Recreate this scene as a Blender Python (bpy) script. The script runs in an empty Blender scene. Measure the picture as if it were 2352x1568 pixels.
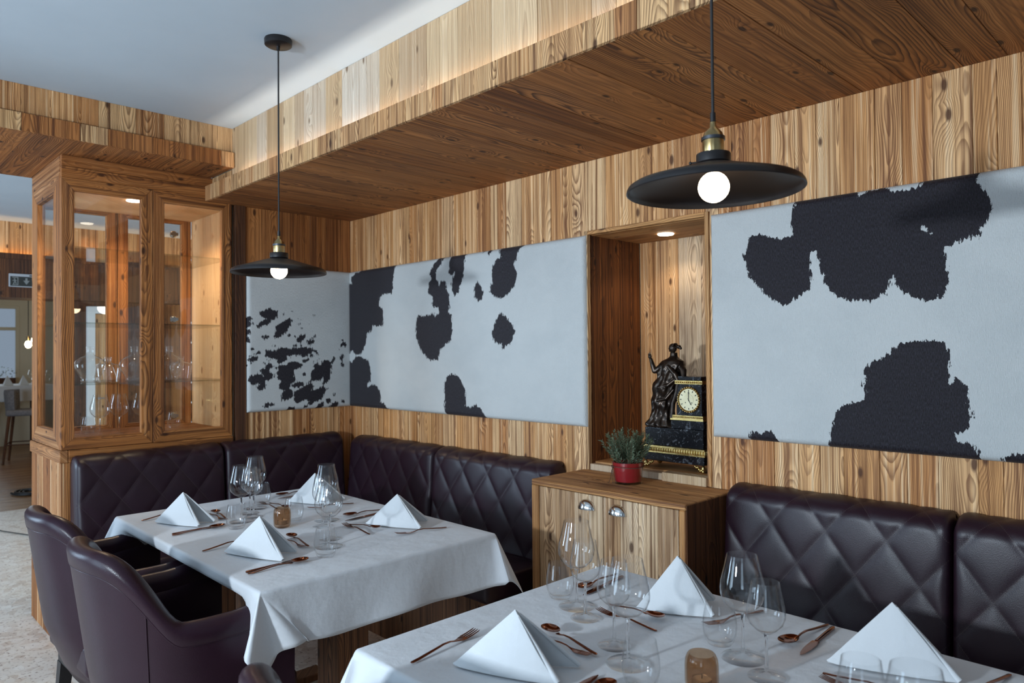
import bpy, bmesh, math, random
import numpy as np
from mathutils import Vector, Matrix
random.seed(11)
RNG = np.random.RandomState(5)
sc = bpy.context.scene
COL = sc.collection
PI = math.pi
EYE = Vector((0.0, 0.0, 1.41))

# ------------------------------------------------------------------ camera
def make_camera():
    yaw, pitch, roll = 2.3686635, 0.0141506, -0.00818177
    f = Vector((math.cos(yaw)*math.cos(pitch), math.sin(yaw)*math.cos(pitch), math.sin(pitch)))
    r = Vector((math.sin(yaw), -math.cos(yaw), 0))
    u = r.cross(f)
    r2 = r*math.cos(roll)+u*math.sin(roll); u2 = -r*math.sin(roll)+u*math.cos(roll)
    cd = bpy.data.cameras.new('camera'); co = bpy.data.objects.new('camera', cd); COL.objects.link(co)
    m = Matrix((r2, u2, -f)).transposed().to_4x4(); m.translation = EYE
    co.matrix_world = m
    cd.sensor_width = 36; cd.sensor_fit = 'HORIZONTAL'; cd.lens = 1649.3845*36/2352
    cd.clip_start = 0.05; cd.clip_end = 100
    cd.dof.use_dof = True; cd.dof.focus_distance = 2.2; cd.dof.aperture_fstop = 4.5
    sc.camera = co
make_camera()

# ------------------------------------------------------------------ world, daylight, exposure
w = bpy.data.worlds.new('world'); sc.world = w; w.use_nodes = True
bg = w.node_tree.nodes['Background']
bg.inputs[0].default_value = (0.62, 0.78, 1.0, 1); bg.inputs[1].default_value = 0.45
sc.view_settings.view_transform = 'Standard'; sc.view_settings.look = 'None'
sc.view_settings.gamma = 1.0; sc.view_settings.use_curve_mapping = False
sc.view_settings.exposure = -0.24
sc.cycles.transparent_max_bounces = 40      # light crosses many panes and glass walls in the cabinet

def window_light(name, loc, rot, w_, h_, power, col=(0.74, 0.875, 1.0)):
    l = bpy.data.lights.new(name, 'AREA'); l.shape = 'RECTANGLE'; l.size = w_; l.size_y = h_
    l.energy = power; l.color = col
    o = bpy.data.objects.new(name, l); COL.objects.link(o); o.location = loc; o.rotation_euler = rot
    return o
# daylight standing in the window openings of the wall behind the camera (and the far room's), plus added lamps
window_light('added_key_light', (-1.33, -1.97, 1.50), (PI/2, 0, 0), 0.17, 0.13, 114)  # added small strong key light, sized to sharpen the pendant shadows
window_light('daylight_window_two', (-5.9, -1.97, 1.40), (PI/2, 0, 0), 0.95, 1.35, 110, (.58, .79, 1.0))
window_light('daylight_window_three', (1.0, -1.97, 1.52), (PI/2, 0, 0), 0.95, 1.35, 12, (.58, .79, 1.0))
window_light('daylight_window_four', (-2.9, -1.97, 1.20), (PI/2, 0, 0), 1.25, 1.85, 56, (.58, .79, 1.0))
window_light('daylight_far_window', (-13.56, 1.68, 1.6), (PI/2, 0, -PI/2), 1.2, 1.1, 16)
window_light('next_room_fill', (-6.2, 3.95, 1.5), (-PI/2, 0, 0), 1.2, 1.3, 26)  # added panel light before a closed wall, brightens the next room's whites

# ------------------------------------------------------------------ helpers: objects
def setp(o, label=None, cat=None, group=None, kind=None):
    if label: o['label'] = label
    if cat: o['category'] = cat
    if group: o['group'] = group
    if kind: o['kind'] = kind
    return o

def link(name, me, mat=None, parent=None, loc=None):
    o = bpy.data.objects.new(name, me); COL.objects.link(o)
    if me is not None and mat is not None and len(me.materials) == 0: me.materials.append(mat)
    if loc is not None: o.location = loc
    if parent is not None: o.parent = parent
    return o

def empty(name, loc=(0, 0, 0), rz=0.0):
    o = bpy.data.objects.new(name, None); COL.objects.link(o)
    o.location = loc; o.rotation_euler = (0, 0, rz); o.empty_display_size = .05
    return o

def thing(name, label, cat, loc=(0, 0, 0), rz=0.0, group=None):
    return setp(empty(name, loc, rz), label, cat, group)

def mesh(name, v, f, smooth=None):
    me = bpy.data.meshes.new(name); me.from_pydata([tuple(p) for p in v], [], [tuple(q) for q in f]); me.update()
    if smooth is not None: shade(me, smooth)
    return me

def shade(me, ang=40):
    me.shade_smooth()
    if ang < 180: me.set_sharp_from_angle(angle=math.radians(ang))

def copy_tree(o, parent=None):
    c = o.copy(); COL.objects.link(c); c.parent = parent
    for ch in list(o.children): copy_tree(ch, c)
    return c

class MB:
    """collects shapes, links them as one mesh object"""
    def __init__(s): s.v = []; s.f = []
    def add(s, v, f):
        b = len(s.v); s.v += [tuple(p) for p in v]; s.f += [tuple(i+b for i in q) for q in f]; return s
    def box(s, x0, x1, y0, y1, z0, z1):
        return s.add([(x0,y0,z0),(x1,y0,z0),(x1,y1,z0),(x0,y1,z0),(x0,y0,z1),(x1,y0,z1),(x1,y1,z1),(x0,y1,z1)],
                     [(0,3,2,1),(4,5,6,7),(0,1,5,4),(1,2,6,5),(2,3,7,6),(3,0,4,7)])
    def lathe(s, prof, n=24, c=(0, 0, 0), closed=False, cap=False):
        b = []; fs = []
        m = len(prof)
        for r, z in prof:
            for k in range(n):
                a = 2*PI*k/n; b.append((c[0]+r*math.cos(a), c[1]+r*math.sin(a), c[2]+z))
        rng = range(m if closed else m-1)
        for i in rng:
            j = (i+1) % m
            for k in range(n):
                k2 = (k+1) % n; fs.append((i*n+k, i*n+k2, j*n+k2, j*n+k))
        if cap: fs.append(tuple(reversed(range(n)))); fs.append(tuple(range((m-1)*n, m*n)))
        return s.add(b, fs)
    def tube(s, pts, rad, n=8, cap=True, flat=1.0):
        pts = [Vector(p) for p in pts]
        if not hasattr(rad, '__len__'): rad = [rad]*len(pts)
        b = []; fs = []; prev = None
        for i, p in enumerate(pts):
            t = (pts[min(i+1, len(pts)-1)]-pts[max(i-1, 0)]).normalized()
            if prev is None:
                a = Vector((0, 0, 1)) if abs(t.z) < .9 else Vector((1, 0, 0))
                u = t.cross(a).normalized()
            else: u = (prev - t*prev.dot(t)).normalized()
            prev = u; w2 = t.cross(u)
            for k in range(n):
                an = 2*PI*k/n; b.append(p+u*math.cos(an)*rad[i]+w2*math.sin(an)*rad[i]*flat)
        for i in range(len(pts)-1):
            for k in range(n):
                k2 = (k+1) % n; fs.append((i*n+k, i*n+k2, (i+1)*n+k2, (i+1)*n+k))
        if cap: fs.append(tuple(reversed(range(n)))); fs.append(tuple(range((len(pts)-1)*n, len(pts)*n)))
        return s.add(b, fs)
    def ball(s, c, r, n=12, m=8, sc_=(1, 1, 1)):
        prof = [(max(1e-5, math.sin(PI*i/m)), -math.cos(PI*i/m)) for i in range(m+1)]
        b = []; fs = []
        for pr, pz in prof:
            for k in range(n):
                a = 2*PI*k/n; b.append((c[0]+r*sc_[0]*pr*math.cos(a), c[1]+r*sc_[1]*pr*math.sin(a), c[2]+r*sc_[2]*pz))
        for i in range(m):
            for k in range(n):
                k2 = (k+1) % n; fs.append((i*n+k, i*n+k2, (i+1)*n+k2, (i+1)*n+k))
        return s.add(b, fs)
    def prism(s, poly, d0, d1, ax='y'):
        """extrude a polygon given in the two other axes from d0 to d1 along ax"""
        n = len(poly)
        def P(p, d): return {'x': (d, p[0], p[1]), 'y': (p[0], d, p[1]), 'z': (p[0], p[1], d)}[ax]
        v = [P(p, d0) for p in poly]+[P(p, d1) for p in poly]
        f = [tuple(range(n)), tuple(reversed(range(n, 2*n)))]+[(i, i+n, (i+1) % n+n, (i+1) % n) for i in range(n)]
        return s.add(v, f)
    def build(s, name, mat, parent=None, smooth=None, loc=None, bevel=0, seg=2):
        me = mesh(name, s.v, s.f)
        bm = bmesh.new(); bm.from_mesh(me)
        bmesh.ops.remove_doubles(bm, verts=bm.verts, dist=1e-6)
        bmesh.ops.recalc_face_normals(bm, faces=bm.faces)
        if bevel: bmesh.ops.bevel(bm, geom=[e for e in bm.edges if e.is_manifold and e.calc_face_angle(0) > .5], offset=bevel, segments=seg, affect='EDGES', profile=.5)
        bm.to_mesh(me); bm.free()
        if smooth is not None: shade(me, smooth)
        return link(name, me, mat, parent, loc)

def plank(name, mat, parent, x0, x1, y0, y1, z0, z1, c=.0012):
    """one board, its origin in its centre so its grain is its own"""
    ce = Vector(((x0+x1)/2, (y0+y1)/2, (z0+z1)/2)); h = Vector((x1-x0, y1-y0, z1-z0))/2
    m = MB().box(-h.x, h.x, -h.y, h.y, -h.z, h.z)
    o = m.build(name, mat, None, bevel=c, seg=1)
    o.location = ce
    if parent is not None: o.parent = parent
    return o

# ------------------------------------------------------------------ helpers: materials
class NT:
    def __init__(s, name):
        s.m = bpy.data.materials.new(name); s.m.use_nodes = True; s.t = s.m.node_tree
        s.b = s.t.nodes['Principled BSDF']; s.out = s.t.nodes['Material Output']
    def n(s, ty, **kw):
        nd = s.t.nodes.new(ty)
        for k, v in kw.items(): setattr(nd, k, v)
        return nd
    def put(s, inp, v):
        if hasattr(v, 'default_value') or isinstance(v, bpy.types.NodeSocket): s.t.links.new(v, inp)
        else: inp.default_value = v
    def m_(s, op, a, b=None, c=None, clamp=False):
        nd = s.n('ShaderNodeMath', operation=op); nd.use_clamp = clamp
        for i, v in enumerate((a, b, c)):
            if v is not None: s.put(nd.inputs[i], v)
        return nd.outputs[0]
    def comb(s, x, y, z):
        nd = s.n('ShaderNodeCombineXYZ')
        for i, v in enumerate((x, y, z)): s.put(nd.inputs[i], v)
        return nd.outputs[0]
    def noise(s, vec, scale=1.0, detail=2.0, rough=.5, dist=0.0):
        nd = s.n('ShaderNodeTexNoise'); 
        if vec is not None: s.put(nd.inputs['Vector'], vec)
        nd.inputs['Scale'].default_value = scale; nd.inputs['Detail'].default_value = detail
        nd.inputs['Roughness'].default_value = rough; nd.inputs['Distortion'].default_value = dist
        return nd.outputs['Fac']
    def ramp(s, fac, stops, interp='LINEAR'):
        nd = s.n('ShaderNodeValToRGB'); cr = nd.color_ramp; cr.interpolation = interp
        while len(cr.elements) < len(stops): cr.elements.new(.5)
        for e, (p, c) in zip(cr.elements, stops):
            e.position = p; e.color = (c, c, c, 1) if not hasattr(c, '__len__') else (*c[:3], 1)
        s.put(nd.inputs[0], fac); return nd.outputs[0]
    def mix(s, fac, a, b, mode='MIX'):
        nd = s.n('ShaderNodeMix', data_type='RGBA', blend_type=mode)
        s.put(nd.inputs[0], fac)
        for i, v in ((6, a), (7, b)):
            s.put(nd.inputs[i], (*v, 1) if isinstance(v, tuple) and len(v) == 3 else v)
        return nd.outputs[2]
    def rng(s, v, a, b, c=0.0, d=1.0):
        nd = s.n('ShaderNodeMapRange'); s.put(nd.inputs[0], v)
        for i, q in enumerate((a, b, c, d)): nd.inputs[i+1].default_value = q
        return nd.outputs[0]
    def bump(s, h, dist, strength=1.0):
        nd = s.n('ShaderNodeBump'); nd.inputs['Strength'].default_value = strength; nd.inputs['Distance'].default_value = dist
        s.put(nd.inputs['Height'], h); s.t.links.new(nd.outputs[0], s.b.inputs['Normal']); return nd
    def set(s, **kw):
        names = dict(col='Base Color', rough='Roughness', metal='Metallic', trans='Transmission Weight', ior='IOR', coat='Coat Weight',
                     sheen='Sheen Weight', emit='Emission Color', estr='Emission Strength', spec='Specular IOR Level', coatr='Coat Roughness', alpha='Alpha')
        for k, v in kw.items():
            if isinstance(v, tuple) and len(v) == 3: v = (*v, 1)
            s.put(s.b.inputs[names[k]], v)
        return s

TAN = [(0, (.58, .315, .135)), (.18, (.72, .45, .225)), (.36, (.46, .225, .090)), (.55, (.66, .385, .175)), (.72, (.78, .54, .305)), (.86, (.60, .325, .138)), (1, (.38, .175, .070))]
PALE = [(0, (.60, .42, .23)), (.2, (.70, .51, .30)), (.4, (.46, .29, .135)), (.6, (.68, .58, .46)), (.8, (.55, .36, .18)), (1, (.66, .46, .25))]
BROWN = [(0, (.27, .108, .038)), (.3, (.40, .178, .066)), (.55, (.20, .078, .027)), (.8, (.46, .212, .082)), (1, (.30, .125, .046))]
DARK = [(0, (.10, .042, .018)), (.4, (.15, .065, .027)), (.7, (.075, .032, .015)), (1, (.12, .05, .02))]
GREY = [(0, (.62, .46, .30)), (.4, (.72, .55, .36)), (.7, (.50, .33, .185)), (1, (.64, .43, .24))]

def wood(name, along='z', cols=TAN, late=(.075, .027, .010), ring=115, contrast=.85, rough=.62, knot=1.0, stain=.35, relief=.0009, streak=1.0, pale=(.70, .51, .30), sat=1.09, val=1.16, hue=.4945):
    g = NT(name)
    geo = g.n('ShaderNodeNewGeometry'); oi = g.n('ShaderNodeObjectInfo')
    sub = g.n('ShaderNodeVectorMath', operation='SUBTRACT')
    g.t.links.new(geo.outputs['Position'], sub.inputs[0]); g.t.links.new(oi.outputs['Location'], sub.inputs[1])
    sp = g.n('ShaderNodeSeparateXYZ'); g.t.links.new(sub.outputs[0], sp.inputs[0])
    ax = {'x': 0, 'y': 1, 'z': 2}[along]; oth = [i for i in range(3) if i != ax]
    L = sp.outputs[ax]; A = g.m_('ADD', sp.outputs[oth[0]], sp.outputs[oth[1]])
    rnd = oi.outputs['Random']
    fr = lambda k: g.m_('FRACT', g.m_('MULTIPLY', rnd, k))
    off = g.m_('MULTIPLY', rnd, 83.0)
    n1 = g.noise(g.comb(g.m_('MULTIPLY', A, 5.0), g.m_('MULTIPLY', L, 1.6), off), 1.0, 2.0)
    n2 = g.noise(g.comb(g.m_('MULTIPLY', A, 2.0), g.m_('MULTIPLY', L, 2.2), g.m_('ADD', off, 9.0)), 1.0, 1.0)
    ha = g.m_('MULTIPLY_ADD', fr(13.7), .12, -.06)
    a2 = g.m_('ADD', g.m_('SUBTRACT', A, ha), g.m_('MULTIPLY_ADD', n1, .05, -.025))
    slope = g.m_('MULTIPLY_ADD', fr(5.13), .10, -.05)
    D = g.m_('MULTIPLY_ADD', fr(29.3), .05, .005)
    dp = g.m_('ADD', g.m_('ADD', D, g.m_('MULTIPLY', L, slope)), g.m_('MULTIPLY_ADD', n2, .09, -.045))
    r = g.m_('SQRT', g.m_('ADD', g.m_('MULTIPLY', a2, a2), g.m_('MULTIPLY', dp, dp)))
    vo = g.n('ShaderNodeTexVoronoi', voronoi_dimensions='2D'); vo.inputs['Scale'].default_value = 1.0
    g.put(vo.inputs['Vector'], g.comb(g.m_('MULTIPLY_ADD', A, 6.0, g.m_('MULTIPLY', rnd, 37.0)), g.m_('MULTIPLY_ADD', L, 2.6, g.m_('MULTIPLY', rnd, 61.0)), 0.0))
    d = g.m_('ADD', vo.outputs['Distance'], g.m_('MULTIPLY_ADD', n1, .06, -.03))
    kb = g.m_('EXPONENT', g.m_('MULTIPLY', g.m_('MULTIPLY', d, d), -38.0))
    fine = g.noise(g.comb(g.m_('MULTIPLY', A, 34.0), g.m_('MULTIPLY', L, 3.0), off), 1.0, 3.0)
    ph = g.m_('ADD', g.m_('MULTIPLY_ADD', r, float(ring), g.m_('MULTIPLY', kb, 3.6*knot)), g.m_('MULTIPLY', fine, 1.3))
    lt = g.ramp(g.m_('FRACT', ph), [(0, 0.0), (.30, .05), (.62, .55), (.84, 1.0), (.93, .9), (1.0, 0.0)])
    strk = g.noise(g.comb(g.m_('MULTIPLY', A, 75.0), g.m_('MULTIPLY', L, .9), g.m_('ADD', off, 4.0)), 1.0, 3.0, .6)
    fib = g.noise(g.comb(g.m_('MULTIPLY', A, 420.0), g.m_('MULTIPLY', L, 11.0), off), 1.0, 2.0)
    blot = g.noise(g.comb(g.m_('MULTIPLY', A, 11.0), g.m_('MULTIPLY', L, 2.6), g.m_('ADD', off, 30.0)), 1.0, 3.0, .6)
    base = g.ramp(fr(3.7), cols)
    base = g.mix(g.rng(fib, .3, .75, 0, .20), base, (.10, .055, .03), 'MIX')
    base = g.mix(g.m_('MULTIPLY', g.rng(blot, .48, .74), stain), base, late)
    base = g.mix(g.rng(strk, .49, .68, 0, .9*streak), base, late)
    base = g.mix(g.rng(strk, .28, .47, .75*streak, 0), base, pale)
    con = g.m_('MULTIPLY', g.m_('MULTIPLY_ADD', fr(7.9), .6, .4), contrast)
    con = g.m_('MULTIPLY', con, g.rng(fine, .25, .6, .45, 1.0))
    col = g.mix(g.m_('MULTIPLY', lt, con), base, late)
    kc = g.rng(d, .028, .062, .9*min(1, knot), 0)
    col = g.mix(kc, col, tuple(c*.55 for c in late))
    hs = g.n('ShaderNodeHueSaturation'); hs.inputs['Saturation'].default_value = sat; hs.inputs['Hue'].default_value = hue; hs.inputs['Value'].default_value = val; g.put(hs.inputs['Color'], col); col = hs.outputs[0]
    g.set(col=col, rough=rough, spec=.35)
    g.bump(g.m_('ADD', g.m_('MULTIPLY', lt, .8), g.m_('MULTIPLY', fib, .5)), relief, 1.0)
    return g.m

def plain(name, col, rough=.5, metal=0.0, **kw):
    return NT(name).set(col=col, rough=rough, metal=metal, **kw).m

def noisy(name, a, b, scale=6, detail=4, rough=.6, bump=0.0, lo=.35, hi=.65, metal=0.0, vec=None):
    g = NT(name); tc = g.n('ShaderNodeTexCoord')
    v = tc.outputs['Object']
    if vec:
        mp = g.n('ShaderNodeMapping'); mp.inputs['Scale'].default_value = vec; g.t.links.new(v, mp.inputs[0]); v = mp.outputs[0]
    n = g.noise(v, scale, detail, .6)
    g.set(col=g.mix(g.rng(n, lo, hi), a, b), rough=rough, metal=metal)
    if bump: g.bump(n, bump)
    return g.m

W_WALL = wood('reclaimed_boards_upright', 'z', TAN, late=(.115, .043, .017), ring=210, contrast=.92, stain=.26, streak=1.0, pale=(.86, .66, .42), val=1.25)
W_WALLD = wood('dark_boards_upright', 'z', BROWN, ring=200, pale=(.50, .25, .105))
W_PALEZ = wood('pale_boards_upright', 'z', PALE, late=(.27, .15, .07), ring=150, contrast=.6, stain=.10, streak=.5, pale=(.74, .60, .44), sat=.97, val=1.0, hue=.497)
W_STRIP = wood('edge_boards_upright', 'z', [(0, (.54, .31, .145)), (.3, (.70, .47, .25)), (.6, (.44, .225, .098)), (1, (.64, .41, .205))], ring=190, contrast=.95)
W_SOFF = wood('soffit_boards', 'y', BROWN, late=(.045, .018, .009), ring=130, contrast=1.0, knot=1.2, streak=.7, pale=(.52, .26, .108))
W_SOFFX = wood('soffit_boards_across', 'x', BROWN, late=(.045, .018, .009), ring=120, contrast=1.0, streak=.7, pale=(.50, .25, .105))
W_CABZ = wood('cabinet_wood_upright', 'z', [(0, (.34, .142, .050)), (.5, (.42, .19, .070)), (1, (.28, .115, .040))], ring=150, contrast=.95, stain=.4, streak=1.0, late=(.06, .022, .009), pale=(.50, .265, .12))
W_CABY = wood('cabinet_wood_along', 'y', [(0, (.35, .148, .052)), (.5, (.42, .19, .070)), (1, (.30, .125, .044))], ring=150, contrast=.95, stain=.4, streak=1.0, late=(.06, .022, .009), pale=(.50, .265, .12))
W_CABX = wood('cabinet_wood_across', 'x', [(0, (.36, .168, .068)), (.5, (.42, .21, .090)), (1, (.33, .15, .060))], ring=150, contrast=.95, stain=.4, streak=1.0, late=(.06, .022, .009), pale=(.50, .29, .145))
W_INNER = wood('cabinet_inner_wood', 'z', [(0, (.64, .42, .22)), (1, (.72, .50, .29))], late=(.42, .20, .08), ring=70, contrast=.4, stain=.1, streak=.25, pale=(.74, .56, .33))
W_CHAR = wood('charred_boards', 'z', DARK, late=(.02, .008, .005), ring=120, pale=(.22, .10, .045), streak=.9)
W_DOOR = wood('sideboard_door_boards', 'z', GREY, late=(.10, .048, .022), ring=230, contrast=.95, stain=.55, pale=(.58, .47, .35))
W_SIDEX = wood('sideboard_top_boards', 'x', [(0, (.52, .28, .115)), (1, (.58, .33, .145))], late=(.11, .045, .018), ring=160, contrast=.9, stain=.7, pale=(.50, .32, .16))
W_SIDEZ = wood('sideboard_frame_boards', 'z', [(0, (.50, .27, .11)), (1, (.56, .32, .14))], late=(.10, .04, .016), ring=200, contrast=.9, stain=.5, pale=(.52, .36, .20))
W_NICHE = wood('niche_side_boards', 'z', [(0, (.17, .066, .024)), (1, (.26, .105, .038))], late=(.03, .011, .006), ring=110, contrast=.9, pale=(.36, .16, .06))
W_PED = wood('pedestal_wood', 'z', [(0, (.16, .075, .035)), (1, (.22, .105, .05))], late=(.04, .018, .009), ring=140, contrast=.9, pale=(.26, .14, .07))

PLASTER = noisy('white_plaster', (.45, .50, .545), (.47, .52, .565), 3, 3, .9)
CREAM = noisy('cream_plaster', (.68, .58, .42), (.72, .62, .46), 2, 2, .9)
WHITE = plain('white_paint', (.78, .78, .76), .5)
BLACKM = plain('black_powder_coat', (.008, .006, .0065), .40)
CORD = plain('black_cord', (.012, .011, .012), .6)
BRASS = noisy('antique_brass', (.36, .25, .11), (.48, .35, .17), 30, 2, .28, metal=1.0)
CHROME = plain('chrome', (.62, .61, .60), .16, 1.0)
COPPER = plain('copper_rose', (.235, .095, .058), .13, 1.0)
IRON = plain('dark_steel', (.10, .10, .11), .35, 1.0)

def mat_glass(name, col=(1, 1, 1), rough=0.0, ior=1.46):
    return NT(name).set(col=col, rough=rough, trans=1.0, ior=ior, spec=.5).m
GLASS = mat_glass('clear_glass', (.985, .99, .99))

def facing_fresnel(g):
    lw = g.n('ShaderNodeLayerWeight'); lw.inputs[0].default_value = .5
    return lw.outputs['Facing'], g.m_('MULTIPLY_ADD', g.m_('POWER', lw.outputs['Facing'], 5.0), .9, .042)
def mat_pane(name, tint=(.985, .99, .985), refl=1.0):
    g = NT(name)
    _, fr = facing_fresnel(g)
    tr = g.n('ShaderNodeBsdfTransparent'); tr.inputs[0].default_value = (*tint, 1)
    gl = g.n('ShaderNodeBsdfGlossy'); gl.inputs['Roughness'].default_value = 0.01
    mx = g.n('ShaderNodeMixShader')
    g.t.links.new(g.m_('MULTIPLY', fr, refl), mx.inputs[0]); g.t.links.new(tr.outputs[0], mx.inputs[1]); g.t.links.new(gl.outputs[0], mx.inputs[2])
    g.t.links.new(mx.outputs[0], g.out.inputs[0]); return g.m
def mat_thin(name, face, edge):
    """thin clear glass wall: straight through, mirror by Fresnel, a little darker where the wall is seen edge-on"""
    g = NT(name); fc, fr = facing_fresnel(g)
    tr = g.n('ShaderNodeBsdfTransparent'); g.t.links.new(g.mix(g.ramp(fc, [(0, 0.0), (.75, .04), (.93, .4), (1, 1.0)]), face, edge), tr.inputs[0])
    gl = g.n('ShaderNodeBsdfGlossy'); gl.inputs['Roughness'].default_value = .0
    mx = g.n('ShaderNodeMixShader'); g.t.links.new(fr, mx.inputs[0]); g.t.links.new(tr.outputs[0], mx.inputs[1]); g.t.links.new(gl.outputs[0], mx.inputs[2])
    g.t.links.new(mx.outputs[0], g.out.inputs[0]); return g.m
AMBER = mat_thin('smoky_amber_glass', (.83, .69, .56), (.16, .075, .035))
THIN = mat_thin('thin_clear_glass', (.994, .996, .997), (.88, .90, .91))
PANE = mat_pane('window_pane_glass')
SHELFG = mat_pane('shelf_glass', (.94, .965, .95))

def mat_emit(name, col, strength):
    g = NT(name); g.set(col=(.8, .8, .8), emit=col, estr=strength); return g.m
BULB = mat_emit('lit_bulb', (1.0, .80, .50), 26.0)
BULB2 = mat_emit('lit_far_bulb', (1.0, .70, .36), 70.0)
SPOTM = mat_emit('lit_downlight', (1.0, .86, .66), 14.0)
LEDM = mat_emit('led_strip', (1.0, .91, .78), 4.0)

def mat_leather(name, base=(.016, .0052, .0105), stitch=False, rough=.40, spec=.45):
    g = NT(name); tc = g.n('ShaderNodeTexCoord')
    v = g.n('ShaderNodeTexVoronoi'); v.inputs['Scale'].default_value = 420; g.t.links.new(tc.outputs['Object'], v.inputs['Vector'])
    n = g.noise(tc.outputs['Object'], 9, 3)
    col = g.mix(g.rng(n, .3, .7, 0, .5), base, tuple(c*1.5 for c in base))
    h = g.m_('MULTIPLY', v.outputs['Distance'], .35)
    if stitch:
        uv = g.n('ShaderNodeUVMap'); uv.uv_map = 'quilt'
        s = g.n('ShaderNodeSeparateXYZ'); g.t.links.new(uv.outputs[0], s.inputs[0])
        msk = None
        for i, j in ((0, 1), (1, 0)):
            dd = g.m_('MULTIPLY', g.m_('ABSOLUTE', g.m_('SUBTRACT', g.m_('FRACT', g.m_('ADD', s.outputs[i], .5)), .5)), .1466)
            ln = g.m_('LESS_THAN', dd, .0013)
            da = g.m_('LESS_THAN', g.m_('FRACT', g.m_('MULTIPLY', s.outputs[j], 26.0)), .62)
            q = g.m_('MULTIPLY', ln, da); msk = q if msk is None else g.m_('MAXIMUM', msk, q)
        col = g.mix(msk, col, (.045, .028, .03))
        h = g.m_('ADD', h, g.m_('MULTIPLY', msk, 1.2))
    g.set(col=col, rough=rough, spec=spec)
    g.bump(h, .0006, .8)
    return g.m
LEATHER = mat_leather('aubergine_leather')
QUILT = mat_leather('aubergine_quilted_leather', stitch=True)
LEATHER_CH = mat_leather('plum_chair_leather', (.019, .0062, .0125), rough=.33, spec=.28)
STITCH = plain('dark_thread', (.05, .03, .034), .6)

def mat_linen(name, col=(.63, .645, .67)):
    g = NT(name); tc = g.n('ShaderNodeTexCoord')
    n = g.noise(tc.outputs['Object'], 14, 3); wv = g.noise(tc.outputs['Object'], 900, 1)
    g.set(col=g.mix(n, col, tuple(c*.94 for c in col)), rough=.85, sheen=.15, spec=.2)
    g.bump(g.m_('ADD', g.m_('MULTIPLY', n, 9.0), wv), .0006, .8); return g.m
LINEN = mat_linen('white_table_linen'); NAPK = mat_linen('white_napkin_linen', (.64, .655, .67))

def mat_hide(name, across, dark=(.0075, .0045, .0065)):
    g = NT(name); geo = g.n('ShaderNodeNewGeometry'); sp = g.n('ShaderNodeSeparateXYZ'); g.t.links.new(geo.outputs['Position'], sp.inputs[0])
    a = sp.outputs[across]; z = sp.outputs[2]
    at = g.n('ShaderNodeAttribute'); at.attribute_name = 'patch'
    j1 = g.noise(g.comb(g.m_('MULTIPLY', a, 95.0), g.m_('MULTIPLY', z, 30.0), 0.0), 1.0, 3.0, .65)
    j2 = g.noise(g.comb(g.m_('MULTIPLY', a, 22.0), g.m_('MULTIPLY', z, 18.0), 3.0), 1.0, 2.0)
    s = g.m_('ADD', at.outputs['Fac'], g.m_('ADD', g.m_('MULTIPLY_ADD', j1, .050, -.025), g.m_('MULTIPLY_ADD', j2, .012, -.006)))
    mk = g.rng(s, -.0012, .0012, 1.0, 0.0)
    fur = g.noise(g.comb(g.m_('MULTIPLY', a, 420.0), g.m_('MULTIPLY', z, 90.0), 7.0), 1.0, 3.0, .7)
    bl = g.noise(g.comb(g.m_('MULTIPLY', a, 3.0), g.m_('MULTIPLY', z, 4.0), 11.0), 1.0, 4.0, .6)
    wh = g.mix(g.rng(bl, .42, .75, 0, .55), (.61, .615, .60), (.48, .50, .50))
    wh = g.mix(g.rng(fur, .3, .7, 0, .12), wh, (.46, .46, .44))
    bk = g.mix(g.rng(fur, .42, .78, 0, .75), dark, (.058, .052, .072))  # bluish sheen of the dark fur put into its colour
    g.set(col=g.mix(mk, wh, bk), rough=.55, sheen=.06, spec=.3)
    g.bump(fur, .0035, .9); return g.m
HIDE_Y = mat_hide('cowhide_long_wall', 0); HIDE_X = mat_hide('cowhide_short_wall', 1)

def mat_stone():
    g = NT('conglomerate_stone'); tc = g.n('ShaderNodeTexCoord')
    v = g.n('ShaderNodeTexVoronoi'); v.inputs['Scale'].default_value = 26; g.t.links.new(tc.outputs['Object'], v.inputs['Vector'])
    n = g.noise(tc.outputs['Object'], 5, 5, .65); n3 = g.noise(tc.outputs['Object'], 60, 3)
    sx = g.n('ShaderNodeSeparateColor'); g.t.links.new(v.outputs['Color'], sx.inputs[0])
    c = g.ramp(sx.outputs[0], [(0, (.62, .54, .46)), (.35, (.70, .63, .56)), (.6, (.52, .40, .32)), (.8, (.74, .69, .63)), (1, (.46, .35, .28))])
    c = g.mix(g.rng(n, .3, .7, 0, .5), c, (.67, .60, .53)); c = g.mix(g.rng(n3, .57, .70, 0, .85), c, (.17, .09, .06))
    g.set(col=c, rough=.42); return g.m
STONE = mat_stone()
WOODFLOOR = wood('oak_floor_boards', 'y', [(0, (.27, .14, .06)), (.5, (.34, .19, .085)), (1, (.24, .12, .05))], ring=70, contrast=.6, rough=.35)

# ------------------------------------------------------------------ the setting
XW, YW, ZS, ZC = -4.03, 2.49, 2.255, 2.60      # short wall, long wall, soffit, ceiling
YF = 1.55                                      # front of the soffit edge
NX0, NX1, NZ1 = -2.043, -1.459, 1.925          # niche

def structure(name, mb, mat, **kw): return setp(mb.build(name, mat, **kw), kind='structure')

def widths(a, b, lo, hi):
    out = [a]
    while out[-1] < b - lo*.7:
        out.append(out[-1]+random.uniform(lo, hi))
    out[-1] = b
    return list(zip(out[:-1], out[1:]))

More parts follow.
